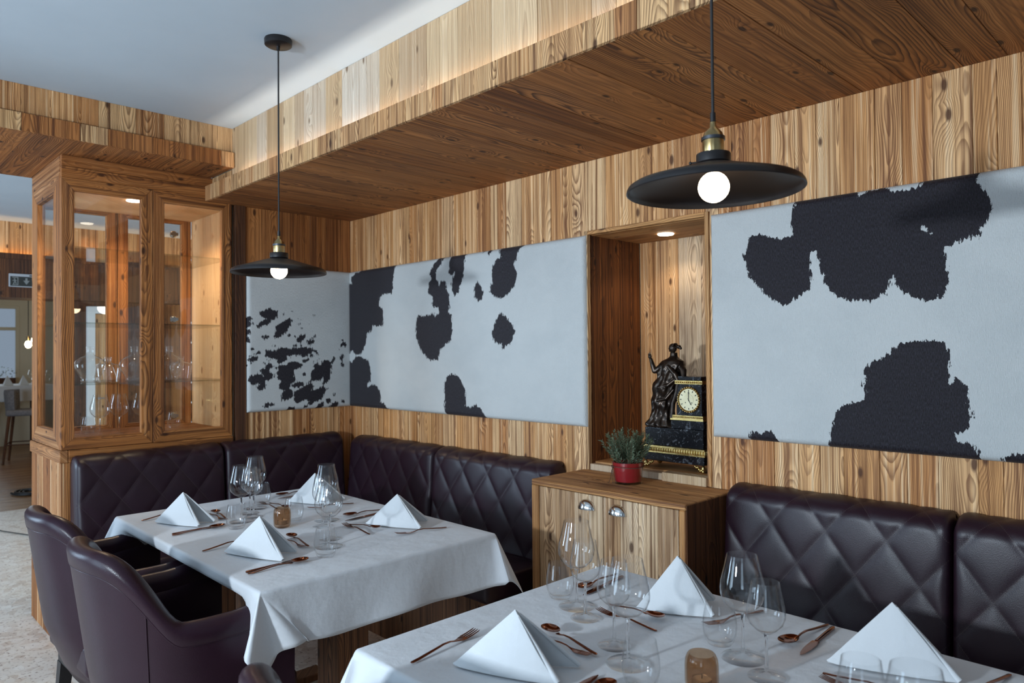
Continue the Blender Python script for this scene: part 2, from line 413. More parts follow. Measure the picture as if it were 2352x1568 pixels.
structure('floor', MB().box(-7.9, 2.5, -2.5, 4.0, -.06, 0), STONE)
ff = structure('floor_far', MB().box(-13.7, -7.9, -2.5, 4.0, -.08, -.012), CREAM)
for a, b in widths(-13.7, -7.9, .13, .2): plank('floor_board', WOODFLOOR, ff, a, b-.002, 0.2, 4.0, -.012, 0)
structure('ceiling', MB().box(-7.65, 2.5, -2.5, 4.0, ZC, ZC+.08), PLASTER)
structure('ceiling_far', MB().box(-13.7, -7.9, -2.5, 4.0, 2.75, 2.83), CREAM)

# long wall with its niche
wr = structure('wall_right', MB().box(XW, NX0-.03, YW, YW+.05, 0, ZC).box(NX1+.03, 2.5, YW, YW+.05, 0, ZC).box(NX0-.03, NX1+.03, YW, YW+.05, NZ1+.02, ZC).box(NX0-.03, NX1+.03, YW, YW+.05, 0, .86), CREAM)
T = .016
for r0, r1, zz in ((XW+T, NX0-.002, ((.02, ZS),)), (NX0-.002, NX1+.002, ((NZ1+.019, ZS), (.02, .884))), (NX1+.002, 1.6, ((.02, ZS),))):
    for a, b in widths(r0, r1, .05, .115):
        dy = random.uniform(0, .002)
        for z0, z1 in zz: plank('plank', W_WALL, wr, a, b-.0012, YW-T-dy, YW, z0, z1)
# short wall
wl = structure('wall_left', MB().box(XW-.06, XW, 1.70, YW, 0, ZS), CREAM)
for a, b in widths(1.778, YW-T, .06, .12):
    plank('plank', W_WALLD if True else W_WALL, wl, XW, XW+T+random.uniform(0, .002), a, b-.0012, 1.5, ZS)  # upper boards darker: the shade up there is put into the wood colour
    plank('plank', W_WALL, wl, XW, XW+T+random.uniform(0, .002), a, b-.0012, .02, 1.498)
tr = plank('trim_1', W_CHAR, None, XW, XW+.032, 1.715, 1.776, .02, ZS); setp(tr, kind='structure')

# soffit over the long bench with its lit cove
so = structure('ceiling_soffit', MB().box(XW, 2.5, YF+.05, YW, ZS+.02, ZC-.001), CREAM)
for a, b in widths(XW, 1.7, .09, .2):
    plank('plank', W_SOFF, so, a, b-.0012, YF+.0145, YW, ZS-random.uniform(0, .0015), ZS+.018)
for a, b in widths(XW+.02, 1.7, .04, .11):
    plank('edge_board', W_STRIP, so, a, b-.001, YF-random.uniform(0, .001), YF+.014, ZS-.001, 2.335)
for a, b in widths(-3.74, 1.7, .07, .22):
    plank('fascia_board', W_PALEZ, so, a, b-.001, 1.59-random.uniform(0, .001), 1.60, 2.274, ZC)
for a, b in widths(XW, -3.741, .08, .12): plank('fascia_board', W_STRIP, so, a, b-.001, 1.589, 1.60, 2.274, 2.385)
led = MB().box(-3.70, 1.7, 1.572, 1.584, 2.288, 2.294).build('led_strip', LEDM, so)
ll = bpy.data.lights.new('cove_led', 'AREA'); ll.shape = 'RECTANGLE'; ll.size = 5.2; ll.size_y = .012; ll.energy = 8.5; ll.color = (1.0, .91, .78)
lo = bpy.data.objects.new('cove_led', ll); COL.objects.link(lo); lo.location = (-1.05, 1.578, 2.297); lo.rotation_euler = (PI, 0, 0)

# boxed beam over the display cabinet, between the two rooms
bm_ = structure('ceiling_beam', MB().box(-4.64, -3.745, -2.5, 1.56, 2.402, ZC-.001), CREAM)
for a, b in widths(-2.5, 1.59, .08, .17):
    plank('fascia_board', W_WALL if b < 1.0 else W_STRIP, bm_, -3.745, -3.735+random.uniform(0, .001), a, b-.001, 2.40, ZC)
for a, b in widths(-2.5, 1.585, .05, .12):
    plank('edge_board', W_WALLD if random.random() < .6 else W_STRIP, bm_, -3.712, -3.70+random.uniform(0, .001), a, b-.001, 2.387, 2.465)
for a, b in widths(-2.5, 1.585, .10, .18):
    plank('plank', W_SOFFX, bm_, -4.66, -3.712, a, b-.001, 2.386, 2.402)

# walls behind the camera, each with its windows
def wall_with_openings(name, mat, axis, pos, thick, a0, a1, z1, openings):
    mb = MB(); cur = a0
    def bx(s0, s1, z0, z2):
        if s1-s0 < 1e-4: return
        if axis == 'y': mb.box(s0, s1, pos-thick, pos, z0, z2)
        else: mb.box(pos-thick, pos, s0, s1, z0, z2)
    for s0, s1, z0, z2 in openings:
        bx(cur, s0, 0, z1); bx(s0, s1, 0, z0); bx(s0, s1, z2, z1); cur = s1
    bx(cur, a1, 0, z1)
    return structure(name, mb, mat)
OPN = [(-6.45, -5.35, .8, 2.25), (-3.6, -2.2, .2, 2.2), (-1.53, -1.13, 1.33, 1.67), (.45, 1.55, .8, 2.25)]  # the smallest opening is unseen, added to hold the key light
wall_with_openings('wall_back', PLASTER, 'y', -2.0, .15, -13.7, 2.5, ZC+.25, OPN)
structure('wall_end', MB().box(2.5, 2.6, -2.5, 4.0, 0, ZC), PLASTER)
nwin = [0]
def window(axis, pos, s0, s1, z0, z1, cross=True, mat=WHITE):
    nwin[0] += 1
    t = .05
    def B(mb, a, b, c, d, e=.06):
        if axis == 'y': mb.box(a, b, pos-e/2, pos+e/2, c, d)
        else: mb.box(pos-e/2, pos+e/2, a, b, c, d)
        return mb
    fr = MB(); B(fr, s0, s0+t, z0, z1); B(fr, s1-t, s1, z0, z1); B(fr, s0+t, s1-t, z0, z0+t); B(fr, s0+t, s1-t, z1-t, z1)
    if cross: B(fr, s0+t, s1-t, z0+(z1-z0)*.68, z0+(z1-z0)*.68+t); B(fr, (s0+s1)/2-t/2, (s0+s1)/2+t/2, z0+t, z1-t, .05)
    o = setp(fr.build('window_%d' % nwin[0], mat, bevel=.004, seg=1), kind='structure')
    p = MB(); B(p, s0+t, s1-t, z0+t, z1-t, .006); p.build('pane', PANE, o)
    return o
for s0, s1, z0, z1 in OPN: window('y', -2.06, s0, s1, z0, z1)

# ------------------------------------------------------------------ display cabinet between the rooms
def mitre_frame(parent, axis, pos, th, a0, a1, z0, z1, fa, fz0, fz1, mz, ma):
    """four mitred boards; axis = the axis the frame faces"""
    A0, A1, Z0, Z1 = a0+fa, a1-fa, z0+fz0, z1-fz1
    for nm, poly, m in (('stile', [(a0, z0), (A0, Z0), (A0, Z1), (a0, z1)], mz), ('stile', [(A1, Z0), (a1, z0), (a1, z1), (A1, Z1)], mz),
                        ('rail', [(a0, z0), (a1, z0), (A1, Z0), (A0, Z0)], ma), ('rail', [(A0, Z1), (A1, Z1), (a1, z1), (a0, z1)], ma)):
        c = ((min(p[0] for p in poly)+max(p[0] for p in poly))/2, (min(p[1] for p in poly)+max(p[1] for p in poly))/2)
        o = MB().prism([(p[0]-c[0], p[1]-c[1]) for p in poly], -th/2, th/2, axis).build(nm, m, parent, bevel=.0016, seg=1)
        o.location = (pos, c[0], c[1]) if axis == 'x' else (c[0], pos, c[1])
    return A0, A1, Z0, Z1

cab = thing('display_cabinet', 'tall wooden display cabinet with mitred glass doors on a plank-clad base', 'cabinet')
CX0, CX1, CY0, CY1 = -4.64, -4.00, .861, 1.697
MB().box(CX0+.02, CX1-.02, CY0+.02, 1.70, 0.0, .888).build('base', W_CHAR, cab)
for a, b in widths(CX0, CX1, .10, .17): plank('base_board', random.choice((W_CABZ, W_WALL, W_WALLD)), cab, a, b-.002, CY0, CY0+.02, 0, .889)
for a, b in widths(CY0+.02, 1.70, .08, .14): plank('base_board', W_CABZ, cab, CX1-.02, CX1, a, b-.002, 0, .889)
plank('ledge', W_CABX, cab, CX0-.005, CX1+.008, CY0-.008, CY0+.03, .889, .949, .004)
plank('ledge', W_CABY, cab, CX1-.04, CX1+.008, CY0+.0305, 1.70, .889, .949, .004)
plank('bottom_board', W_CABY, cab, CX0, CX1-.03, CY0+.031, 1.70, .955, .985)
plank('top_board', W_INNER, cab, CX0+.02, CX1-.03, CY0+.025, 1.70, 2.238, 2.27)
plank('inner_side', W_INNER, cab, CX0+.03, CX1-.03, 1.700, 1.714, .95, 2.39)
for z0, z1 in ((2.276, 2.33), (2.331, 2.386)): plank('header', W_CABY, cab, CX1-.03, CX1, CY0+.002, 1.71, z0, z1-.001)
plank('header', W_CABX, cab, CX0, CX1-.031, CY0, CY0+.025, 2.30, 2.385)
plank('header', W_CABY, cab, CX0, CX0+.03, CY0+.026, 1.70, 2.276, 2.385)
def cab_door(x, a0, a1, hinge_side):
    d = MB().box(-.003, .003, a0+.05, a1-.05, 1.0, 2.225).build('door', PANE, cab); d.location = (x, 0, 0)
    mitre_frame(d, 'x', 0.0, .03, a0+.001, a1-.001, .951, 2.275, .056, .056, .059, W_CABZ, W_CABY)
    if hinge_side:
        for z in (1.08, 1.60, 2.06):
            h = MB().lathe([(0.0001, 0), (.014, 0), (.018, .006), (.018, .018), (.012, .024), (.0001, .026)], 12).box(-.008, .008, -.02, .02, -.004, .001).build('hinge', CHROME, d, 40)
            h.location = (-.028, hinge_side, z); h.rotation_euler = (0, -PI/2, 0)
cab_door(CX1-.015, CY0, 1.278, 0); cab_door(CX1-.015, 1.279, CY1, 1.40)
cab_door(CX0+.015, CY0, 1.278, 0); cab_door(CX0+.015, 1.279, CY1, 0)
sp_ = MB().box(CX0+.1, CX1-.1, -.003, .003, 1.0, 2.24).build('side_pane', PANE, cab); sp_.location = (0, CY0+.015, 0)
mitre_frame(sp_, 'y', 0.0, .03, CX0+.002, CX1-.032, .951, 2.30, .125, .085, .085, W_CABZ, W_CABX)
for z in (1.268, 1.574, 1.95):
    MB().box(CX0+.04, CX1-.045, CY0+.04, 1.695, z-.008, z).build('shelf', SHELFG, cab)
dl = MB().lathe([(.0001, 0), (.03, 0), (.034, -.004), (.036, .002)], 20).build('downlight', SPOTM, cab, 60); dl.location = (-4.17, 1.235, 2.2375)
def spot(name, loc, energy, ang=1.9, col=(1, .80, .55), r=.02):
    l = bpy.data.lights.new(name, 'SPOT'); l.energy = energy; l.spot_size = ang; l.spot_blend = .6; l.color = col; l.shadow_soft_size = r
    o = bpy.data.objects.new(name, l); COL.objects.link(o); o.location = loc; return o
spot('cabinet_downlight', (-4.17, 1.235, 2.23), 42, 2.6, (1, .76, .50))

# ------------------------------------------------------------------ niche in the long wall
ni = structure('wall_niche', MB().box(NX0-.03, NX1+.03, 2.875, 2.90, .86, NZ1+.06), CREAM)
for a, b in widths(NX0, NX1, .07, .13): plank('plank', W_DOOR if random.random() < .5 else W_WALL, ni, a, b-.001, 2.86, 2.876, .90, NZ1+.02)
for a, b in widths(2.495, 2.86, .09, .13):
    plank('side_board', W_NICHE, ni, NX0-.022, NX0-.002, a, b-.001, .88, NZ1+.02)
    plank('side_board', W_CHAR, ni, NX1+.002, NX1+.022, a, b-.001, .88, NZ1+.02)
for a, b in widths(2.495, 2.86, .1, .2): plank('head_board', W_SIDEX, ni, NX0-.002, NX1+.002, a, b-.001, NZ1, NZ1+.02)
plank('sill', W_SIDEX, ni, NX0, NX1, 2.505, 2.86, .885, .92)
plank('sill_edge', W_PALEZ, ni, NX0, -1.66, 2.47, 2.5045, .885, .912)
plank('sill_edge', W_PALEZ, ni, -1.659, NX1, 2.455, 2.5045, .885, .92)
for (x0, x1, z0, z1, m) in ((NX0-.018, NX0-.0005, .886, NZ1+.018, W_STRIP), (NX1+.0005, NX1+.018, .886, NZ1+.018, W_SIDEZ)):
    plank('architrave', m, ni, x0, x1, YW-.026, YW-.005, z0, z1)
plank('architrave', W_SIDEX, ni, NX0, NX1, YW-.026, YW-.005, NZ1+.001, NZ1+.018)
nl = MB().lathe([(.0001, 0), (.028, 0), (.034, -.004), (.037, .002)], 20).build('downlight', SPOTM, ni, 60); nl.location = (-1.79, 2.70, NZ1-.001)
spot('niche_downlight', (-1.79, 2.70, NZ1-.008), 3.2, 2.2, (1, .84, .62))

# ------------------------------------------------------------------ sideboard under the niche
sb = thing('sideboard', 'low reclaimed-wood sideboard with two plank doors and cup pulls, under the niche', 'sideboard')
SX0, SX1, SY0 = -2.076, -1.345, 2.13
plank('top', W_SIDEX, sb, SX0, SX1, SY0, 2.468, .862, .885, .003)
plank('side', W_SIDEZ, sb, SX0, SX0+.04, SY0, 2.468, 0, .8615, .003)
plank('side', W_SIDEZ, sb, SX1-.028, SX1, SY0, 2.468, 0, .8615, .003)
plank('side_cladding', W_CHAR, sb, SX1+.0003, SX1+.004, SY0+.002, 2.468, 0, .88)
plank('plinth', W_CHAR, sb, SX0+.041, SX1-.029, SY0+.02, 2.40, 0, .05)
for i, (a0, a1) in enumerate(((SX0+.042, -1.7055), (-1.7025, SX1-.030))):
    d = plank('door', W_DOOR, sb, a0, a1, SY0+.022, SY0+.034, .055, .860)
    ed = widths(a0, a1, .07, .12)
    for a, b in ed:
        p_ = plank('door_board', W_DOOR, None, a, b-.0008, SY0+.003+random.uniform(0, .0012), SY0+.0215, .055, .860)
        p_.location = p_.location - d.location; p_.parent = d
    # cup pull: half dome, open below
    hx, hz = (-1.782, .805) if i == 0 else (-1.635, .805)
    hb = MB(); n, m = 14, 6; vs = []; fs = []
    for r_ in (1.0, .9):
        for ii in range(m+1):
            ph = PI/2*ii/m
            for k in range(n+1):
                th = PI*k/n
                vs.append((.041*r_*math.cos(th)*math.cos(ph), -.026*r_*math.sin(ph), .038*r_*math.sin(th)*math.cos(ph)))
    for s_ in range(2):
        b0 = s_*(m+1)*(n+1)
        for ii in range(m):
            for k in range(n): fs.append((b0+ii*(n+1)+k, b0+ii*(n+1)+k+1, b0+(ii+1)*(n+1)+k+1, b0+(ii+1)*(n+1)+k))
    hb.add(vs, fs)
    h = hb.build('cup_pull', CHROME, d, 50); h.location = Vector((hx, SY0+.0025, hz))-d.location

# ------------------------------------------------------------------ benches with quilted backs
QA, QB = .0925, .12
def quilt_panel(parent, to_world, s0, s1, top, x0, zn=.818, step=.0065):
    prof = [(0.0, top-.04), (0.0, top-.012), (.006, top-.003)]
    for k in range(0, 13):
        a = PI/2*(1-k/12.0); prof.append((.022+.085*math.cos(a), top-.055+.055*math.sin(a)))
    z = top-.055; o0 = .107
    while z > .44:
        z -= step; prof.append((o0+(top-.055-z)*.075, z))
    prof = np.array(prof)
    seg = np.r_[0, np.cumsum(np.hypot(np.diff(prof[:, 0]), np.diff(prof[:, 1])))]
    kf = 15; zeff = prof[:, 1].copy(); zeff[:kf] = prof[kf, 1]+(seg[kf]-seg[:kf])
    tan = np.gradient(prof, axis=0); tan /= np.linalg.norm(tan, axis=1)[:, None]
    nor = np.stack([-tan[:, 1], tan[:, 0]], 1)
    ns = max(8, int((s1-s0)/step)); s = np.linspace(s0, s1, ns+1)
    S, ZE = np.meshgrid(s, zeff, indexing='ij')
    u = ((S-x0)/QA+(ZE-zn)/QB)/2; v = ((S-x0)/QA-(ZE-zn)/QB)/2
    du = np.abs(u-np.round(u))*.1466; dv = np.abs(v-np.round(v))*.1466
    h = .0062*(1-np.exp(-du/.017))*(1-np.exp(-dv/.017))
    e = np.minimum(S-s0, s1-S); h = h*np.clip(e/.03, 0, 1)-.022*(1-np.sqrt(np.clip(1-(1-np.clip(e/.02, 0, 1))**2, 0, 1)))
    fade = np.clip(seg/.03, 0, 1)[None, :]; h = h*fade
    O = prof[None, :, 0]+nor[None, :, 0]*h; Z = prof[None, :, 1]+nor[None, :, 1]*h
    npf = len(prof); verts = []
    for i in range(ns+1):
        for j in range(npf): verts.append(to_world(S[i, j], O[i, j], Z[i, j]))
    faces = []; quad = []
    for i in range(ns):
        for j in range(npf-1):
            faces.append((i*npf+j, (i+1)*npf+j, (i+1)*npf+j+1, i*npf+j+1))
    for i in (0, ns):
        b = len(verts); verts.append(to_world(s[i], 0.0, prof[-1, 1]))
        cap = tuple(i*npf+j for j in range(npf))+(b,)
        faces.append(cap)
    me = bpy.data.meshes.new('back_panel'); me.from_pydata(verts, [], faces)
    uvl = me.uv_layers.new(name='quilt'); uu = u.ravel(); vv = v.ravel(); n0 = len(uu)
    li = np.empty(len(me.loops), dtype=np.int32); me.loops.foreach_get('vertex_index', li)
    uv = np.full((len(li), 2), .5, dtype=np.float32); ok = li < n0
    uv[ok, 0] = uu[li[ok]]; uv[ok, 1] = vv[li[ok]]; uvl.data.foreach_set('uv', uv.ravel())
    bm = bmesh.new(); bm.from_mesh(me); bmesh.ops.recalc_face_normals(bm, faces=bm.faces); bm.to_mesh(me); bm.free()
    shade(me, 50)
    return link('back_panel', me, QUILT, parent)

def bench(label, to_world, seams, top, x0, seat_s, depth=.50):
    t = thing('quilted_bench', label, 'bench')
    for a, b in zip(seams[:-1], seams[1:]):
        quilt_panel(t, to_world, a+.003, b-.003, top, x0)
    for a, b in zip(seams[:-1], seams[1:]):
        a2, b2 = max(a, seat_s[0]), min(b, seat_s[1])
        if b2-a2 < .1: continue
        def bx(mb, o0, o1, z0, z1, g=.002):
            p = [to_world(a2+g, o0, z0), to_world(b2-g, o1, z1)]
            return mb.box(min(p[0][0], p[1][0]), max(p[0][0], p[1][0]), min(p[0][1], p[1][1]), max(p[0][1], p[1][1]), z0, z1)
        bx(MB(), .142, depth, .37, .475).build('seat_cushion', LEATHER, t, 40, bevel=.025, seg=4)
        bx(MB(), .03, depth-.06, .0, .3695).build('seat_base', W_PED, t)
    return t
TW_L = lambda s, o, z: (-3.988+o, s, z)
TW_R = lambda s, o, z: (s, 2.472-o, z)
bench('dark quilted leather bench along the display cabinet', TW_L, [.895, 1.61, 2.345], .922, 1.001, (.9, 1.86))
bench('dark quilted leather bench under the long cowhide, between corner and sideboard', TW_R, [-3.862, -3.04, -2.185], .902, -3.9, (-3.862, -2.10))
bench('dark quilted leather bench on the far side of the sideboard', TW_R, [-1.337, -.612, .18, .95], .920, -1.339, (-1.337, .95))

# ------------------------------------------------------------------ cowhide panels (patch outlines in mm on the wall)
HIDE_L=[[(1745,1632),(1783,1624),(1809,1614),(1798,1599),(1780,1587),(1816,1594),(1816,1582),(1789,1559),(1774,1556),(1801,1545),(1798,1524),(1777,1516),(1745,1515)],[(1745,1501),(1789,1504),(1807,1487),(1792,1473),(1745,1477)],[(1852,1647),(1888,1665),(1919,1678),(1937,1664),(1965,1662),(1959,1624),(1919,1599),(1900,1578),(1846,1558),(1834,1574),(1858,1595),(1885,1613),(1855,1629)],[(1946,1564),(1965,1585),(2006,1604),(2038,1620),(2057,1605),(2038,1572),(2025,1542),(1999,1518),(1962,1500),(1934,1503),(1937,1523),(1952,1541)],[(1863,1508),(1891,1520),(1903,1517),(1915,1505),(1882,1493)],[(2079,1489),(2102,1519),(2142,1527),(2145,1507),(2108,1475),(2086,1477)],[(2145,1468),(2155,1489),(2198,1489),(2195,1471),(2168,1463)],[(2171,1504),(2205,1520),(2207,1505),(2185,1498)],[(1883,1397),(1887,1427),(1915,1435),(1921,1426),(1958,1432),(1986,1450),(2018,1447),(2031,1435),(2073,1445),(2115,1445),(2145,1453),(2154,1440),(2184,1440),(2215,1425),(2218,1416),(2184,1419),(2168,1404),(2134,1389),(2105,1395),(2082,1407),(2043,1396),(2021,1399),(2021,1378),(1999,1358),(1967,1349),(1955,1373),(1918,1382)],[(2161,1392),(2178,1405),(2193,1400),(2184,1385),(2167,1384)],[(2118,1368),(2141,1381),(2166,1373),(2164,1361),(2134,1356)],[(1783,1376),(1809,1395),(1839,1392),(1839,1375),(1803,1361),(1786,1364)],[(1783,1401),(1803,1408),(1806,1396)],[(1815,1410),(1854,1424),(1857,1412),(1827,1401)],[(1777,1347),(1797,1356),(1794,1347),(1783,1341)],[(1782,1258),(1794,1278),(1833,1297),(1866,1290),(1884,1278),(1854,1305),(1857,1317),(1890,1328),(1887,1345),(1918,1354),(1942,1335),(1915,1318),(1918,1298),(1939,1291),(1936,1268),(1893,1252),(1887,1208),(1859,1199),(1829,1211),(1851,1233),(1866,1244),(1815,1230),(1788,1244)],[(1949,1326),(1967,1341),(2005,1343),(2037,1363),(2082,1359),(2118,1341),(2111,1323),(2072,1309),(2056,1285),(2081,1248),(2043,1226),(2036,1202),(2062,1189),(2062,1153),(2017,1133),(1979,1137),(1982,1163),(2004,1192),(1973,1202),(1970,1223),(1979,1246),(1955,1270),(1955,1303),(1967,1314)],[(2049,1223),(2081,1236),(2121,1241),(2130,1223),(2094,1203),(2062,1204)],[(2062,1171),(2081,1191),(2134,1216),(2173,1227),(2197,1208),(2180,1184),(2214,1195),(2265,1211),(2271,1174),(2247,1126),(2200,1110),(2173,1093),(2153,1106),(2163,1118),(2146,1131),(2094,1113),(2062,1123)],[(2150,1231),(2174,1257),(2177,1300),(2194,1318),(2191,1342),(2221,1348),(2235,1332),(2255,1363),(2290,1369),(2304,1356),(2317,1359),(2332,1387),(2349,1383),(2339,1359),(2317,1340),(2314,1303),(2307,1259),(2289,1226),(2255,1224),(2262,1267),(2234,1243),(2187,1236)],[(2298,1049),(2309,1095),(2355,1111),(2365,1095),(2351,1045)],[(2206,1054),(2220,1097),(2257,1113),(2264,1088),(2254,1051)],[(2007,1061),(2036,1089),(2074,1090),(2077,1057)],[(1868,1111),(1886,1124),(1917,1121),(1942,1121),(1938,1110),(1895,1095),(1877,1098)],[(1956,1456),(1950,1451),(1938,1449),(1929,1453),(1929,1458),(1938,1462),(1950,1461)],[(2084,1457),(2080,1451),(2070,1450),(2062,1454),(2062,1460),(2070,1464),(2080,1462)],[(2123,1457),(2119,1452),(2111,1450),(2103,1454),(2104,1460),(2111,1463),(2119,1462)],[(2232,1406),(2228,1401),(2219,1399),(2212,1403),(2212,1410),(2219,1414),(2228,1412)],[(1882,1355),(1877,1348),(1866,1347),(1857,1352),(1857,1359),(1866,1364),(1877,1362)],[(1916,1373),(1913,1369),(1905,1368),(1900,1371),(1900,1375),(1905,1377),(1913,1376)],[(2144,1283),(2139,1276),(2128,1274),(2119,1279),(2119,1287),(2128,1292),(2139,1290)],[(2423,1465),(2415,1453),(2397,1450),(2382,1458),(2382,1472),(2397,1480),(2415,1477)],[(2402,1493),(2399,1489),(2393,1488),(2388,1491),(2388,1496),(2393,1499),(2399,1498)],[(2377,1430),(2374,1425),(2368,1424),(2362,1428),(2362,1433),(2368,1436),(2374,1435)],[(2407,1395),(2403,1388),(2395,1386),(2388,1391),(2388,1400),(2395,1405),(2403,1403)],[(2397,1370),(2393,1358),(2384,1355),(2377,1364),(2377,1377),(2384,1386),(2394,1383)],[(2408,1338),(2403,1323),(2390,1319),(2381,1330),(2381,1348),(2391,1358),(2403,1354)],[(2309,1113),(2303,1100),(2288,1097),(2276,1107),(2276,1122),(2288,1131),(2303,1127)],[(2344,1151),(2341,1145),(2333,1144),(2328,1148),(2328,1155),(2333,1159),(2341,1157)],[(2299,1193),(2297,1188),(2291,1187),(2286,1191),(2286,1196),(2291,1198),(2297,1197)],[(2148,1090),(2144,1085),(2136,1085),(2130,1088),(2130,1093),(2136,1096),(2144,1095)],[(2409,1105),(2405,1095),(2397,1093),(2391,1100),(2391,1111),(2398,1118),(2405,1115)],[(2118,1618),(2115,1613),(2107,1612),(2101,1615),(2101,1620),(2107,1623),(2115,1622)],[(2208,1641),(2204,1635),(2197,1633),(2191,1637),(2191,1644),(2197,1648),(2204,1647)],[(2029,1673),(2027,1669),(2023,1668),(2019,1671),(2019,1675),(2023,1678),(2027,1677)],[(2054,1662),(2052,1659),(2049,1658),(2046,1660),(2046,1664),(2049,1666),(2052,1665)],[(2006,1642),(2004,1638),(2000,1637),(1997,1639),(1997,1643),(2000,1645),(2004,1645)],[(2098,1586),(2096,1583),(2091,1583),(2088,1585),(2088,1588),(2091,1590),(2096,1589)],[(2117,1590),(2114,1588),(2109,1587),(2104,1589),(2104,1592),(2109,1594),(2114,1593)],[(2167,1585),(2165,1583),(2161,1582),(2157,1584),(2157,1586),(2161,1588),(2165,1588)],[(2120,1563),(2118,1560),(2114,1560),(2111,1562),(2111,1565),(2114,1567),(2118,1566)],[(2078,1513),(2076,1509),(2070,1508),(2066,1510),(2066,1515),(2070,1517),(2076,1516)],[(2046,1520),(2041,1514),(2032,1513),(2024,1516),(2024,1522),(2032,1526),(2041,1525)],[(1819,1435),(1815,1432),(1806,1431),(1799,1434),(1799,1438),(1806,1440),(1815,1439)],[(1776,1259),(1772,1253),(1762,1251),(1754,1256),(1754,1263),(1762,1267),(1772,1265)],[(2203,1358),(2201,1355),(2196,1354),(2193,1356),(2193,1359),(2196,1361),(2201,1360)],[(2231,1371),(2228,1368),(2221,1368),(2215,1370),(2215,1373),(2221,1375),(2228,1374)],[(2092,1397),(2089,1393),(2084,1392),(2079,1395),(2079,1399),(2084,1401),(2089,1400)],[(2057,1388),(2055,1385),(2050,1384),(2045,1386),(2045,1390),(2050,1392),(2055,1391)]]
HIDE_M=[[(-4051,1851),(-3959,1848),(-3959,1889),(-3907,1909),(-3826,1930),(-3727,1960),(-3467,1951),(-3486,1907),(-3500,1848),(-3514,1759),(-3619,1758),(-3640,1744),(-3654,1698),(-3613,1673),(-3608,1573),(-3682,1568),(-3710,1581),(-3745,1535),(-3780,1532),(-3802,1461),(-3846,1402),(-3912,1398),(-3956,1427),(-3986,1402),(-4055,1407)],[(-4055,1382),(-3957,1350),(-3919,1386),(-3846,1386),(-3768,1359),(-3754,1312),(-3741,1234),(-3783,1225),(-3783,1197),(-3727,1218),(-3672,1208),(-3645,1167),(-3639,1117),(-3612,1111),(-3534,1050),(-4058,1029)],[(-3012,1962),(-3024,1932),(-3057,1887),(-3096,1859),(-3103,1813),(-3080,1794),(-3075,1766),(-3053,1796),(-3020,1797),(-3004,1747),(-2988,1705),(-2983,1643),(-3000,1623),(-2968,1608),(-2961,1532),(-2980,1471),(-3040,1438),(-3068,1427),(-3085,1368),(-3130,1365),(-3187,1375),(-3204,1400),(-3227,1404),(-3251,1447),(-3286,1505),(-3279,1599),(-3261,1620),(-3196,1610),(-3156,1623),(-3116,1621),(-3110,1600),(-3077,1626),(-3071,1650),(-3132,1664),(-3132,1713),(-3172,1744),(-3159,1800),(-3142,1820),(-3159,1843),(-3142,1873),(-3096,1911),(-3051,1966)],[(-2986,1863),(-2975,1927),(-2948,1969),(-2833,1969),(-2860,1878),(-2871,1805),(-2903,1733),(-2940,1705),(-2961,1737),(-2971,1779),(-2933,1838),(-2960,1823),(-2992,1829)],[(-2781,1699),(-2786,1732),(-2760,1773),(-2736,1749),(-2712,1714),(-2722,1682),(-2757,1668),(-2776,1685)],[(-2644,1839),(-2615,1871),(-2578,1880),(-2591,1904),(-2586,1961),(-2395,1957),(-2456,1902),(-2470,1866),(-2492,1837),(-2471,1804),(-2476,1749),(-2503,1710),(-2539,1690),(-2576,1674),(-2631,1687),(-2664,1714),(-2649,1762),(-2649,1813)],[(-2681,1917),(-2676,1952),(-2628,1946),(-2672,1893)],[(-2744,1953),(-2690,1947),(-2715,1914)],[(-2581,1607),(-2540,1571),(-2500,1541),(-2489,1500),(-2506,1463),(-2574,1423),(-2583,1446),(-2639,1462),(-2652,1498),(-2633,1555),(-2600,1589)],[(-3037,1227),(-3014,1279),(-2966,1297),(-2913,1284),(-2882,1248),(-2857,1195),(-2863,1131),(-2828,1120),(-2777,1139),(-2734,1115),(-2681,1046),(-3023,1031),(-3033,1113),(-3027,1168)]]
HIDE_R=[[(-1287,1753),(-1271,1787),(-1263,1822),(-1225,1826),(-1171,1807),(-1149,1798),(-1103,1810),(-1106,1875),(-1087,1957),(-1017,1959),(-895,1945),(-884,1911),(-847,1924),(-806,1923),(-777,1906),(-749,1904),(-702,1912),(-693,1952),(-541,1947),(-554,1907),(-525,1867),(-514,1828),(-521,1790),(-547,1736),(-592,1730),(-635,1711),(-634,1670),(-626,1634),(-635,1570),(-672,1554),(-710,1561),(-748,1583),(-776,1615),(-778,1659),(-790,1610),(-808,1580),(-852,1564),(-919,1571),(-970,1600),(-992,1625),(-1001,1665),(-1020,1740),(-1046,1746),(-1040,1682),(-1038,1648),(-1051,1612),(-1096,1585),(-1131,1563),(-1181,1589),(-1232,1635),(-1265,1673),(-1276,1716)],[(-990,1034),(-983,1133),(-962,1206),(-950,1216),(-896,1238),(-875,1242),(-866,1267),(-874,1299),(-871,1337),(-849,1369),(-814,1378),(-773,1418),(-728,1430),(-685,1435),(-637,1428),(-627,1381),(-629,1305),(-610,1320),(-580,1292),(-581,1254),(-572,1209),(-590,1162),(-615,1151),(-616,1131),(-585,1130),(-561,1121),(-547,1057)],[(-1293,1046),(-1273,1108),(-1187,1118),(-1142,1059)],[(-499,1051),(-489,1097),(-475,1106),(-438,1113),(-439,1058)]]
HIDE_R_GAP=[(-706,1782),(-695,1796),(-672,1760),(-690,1771)]
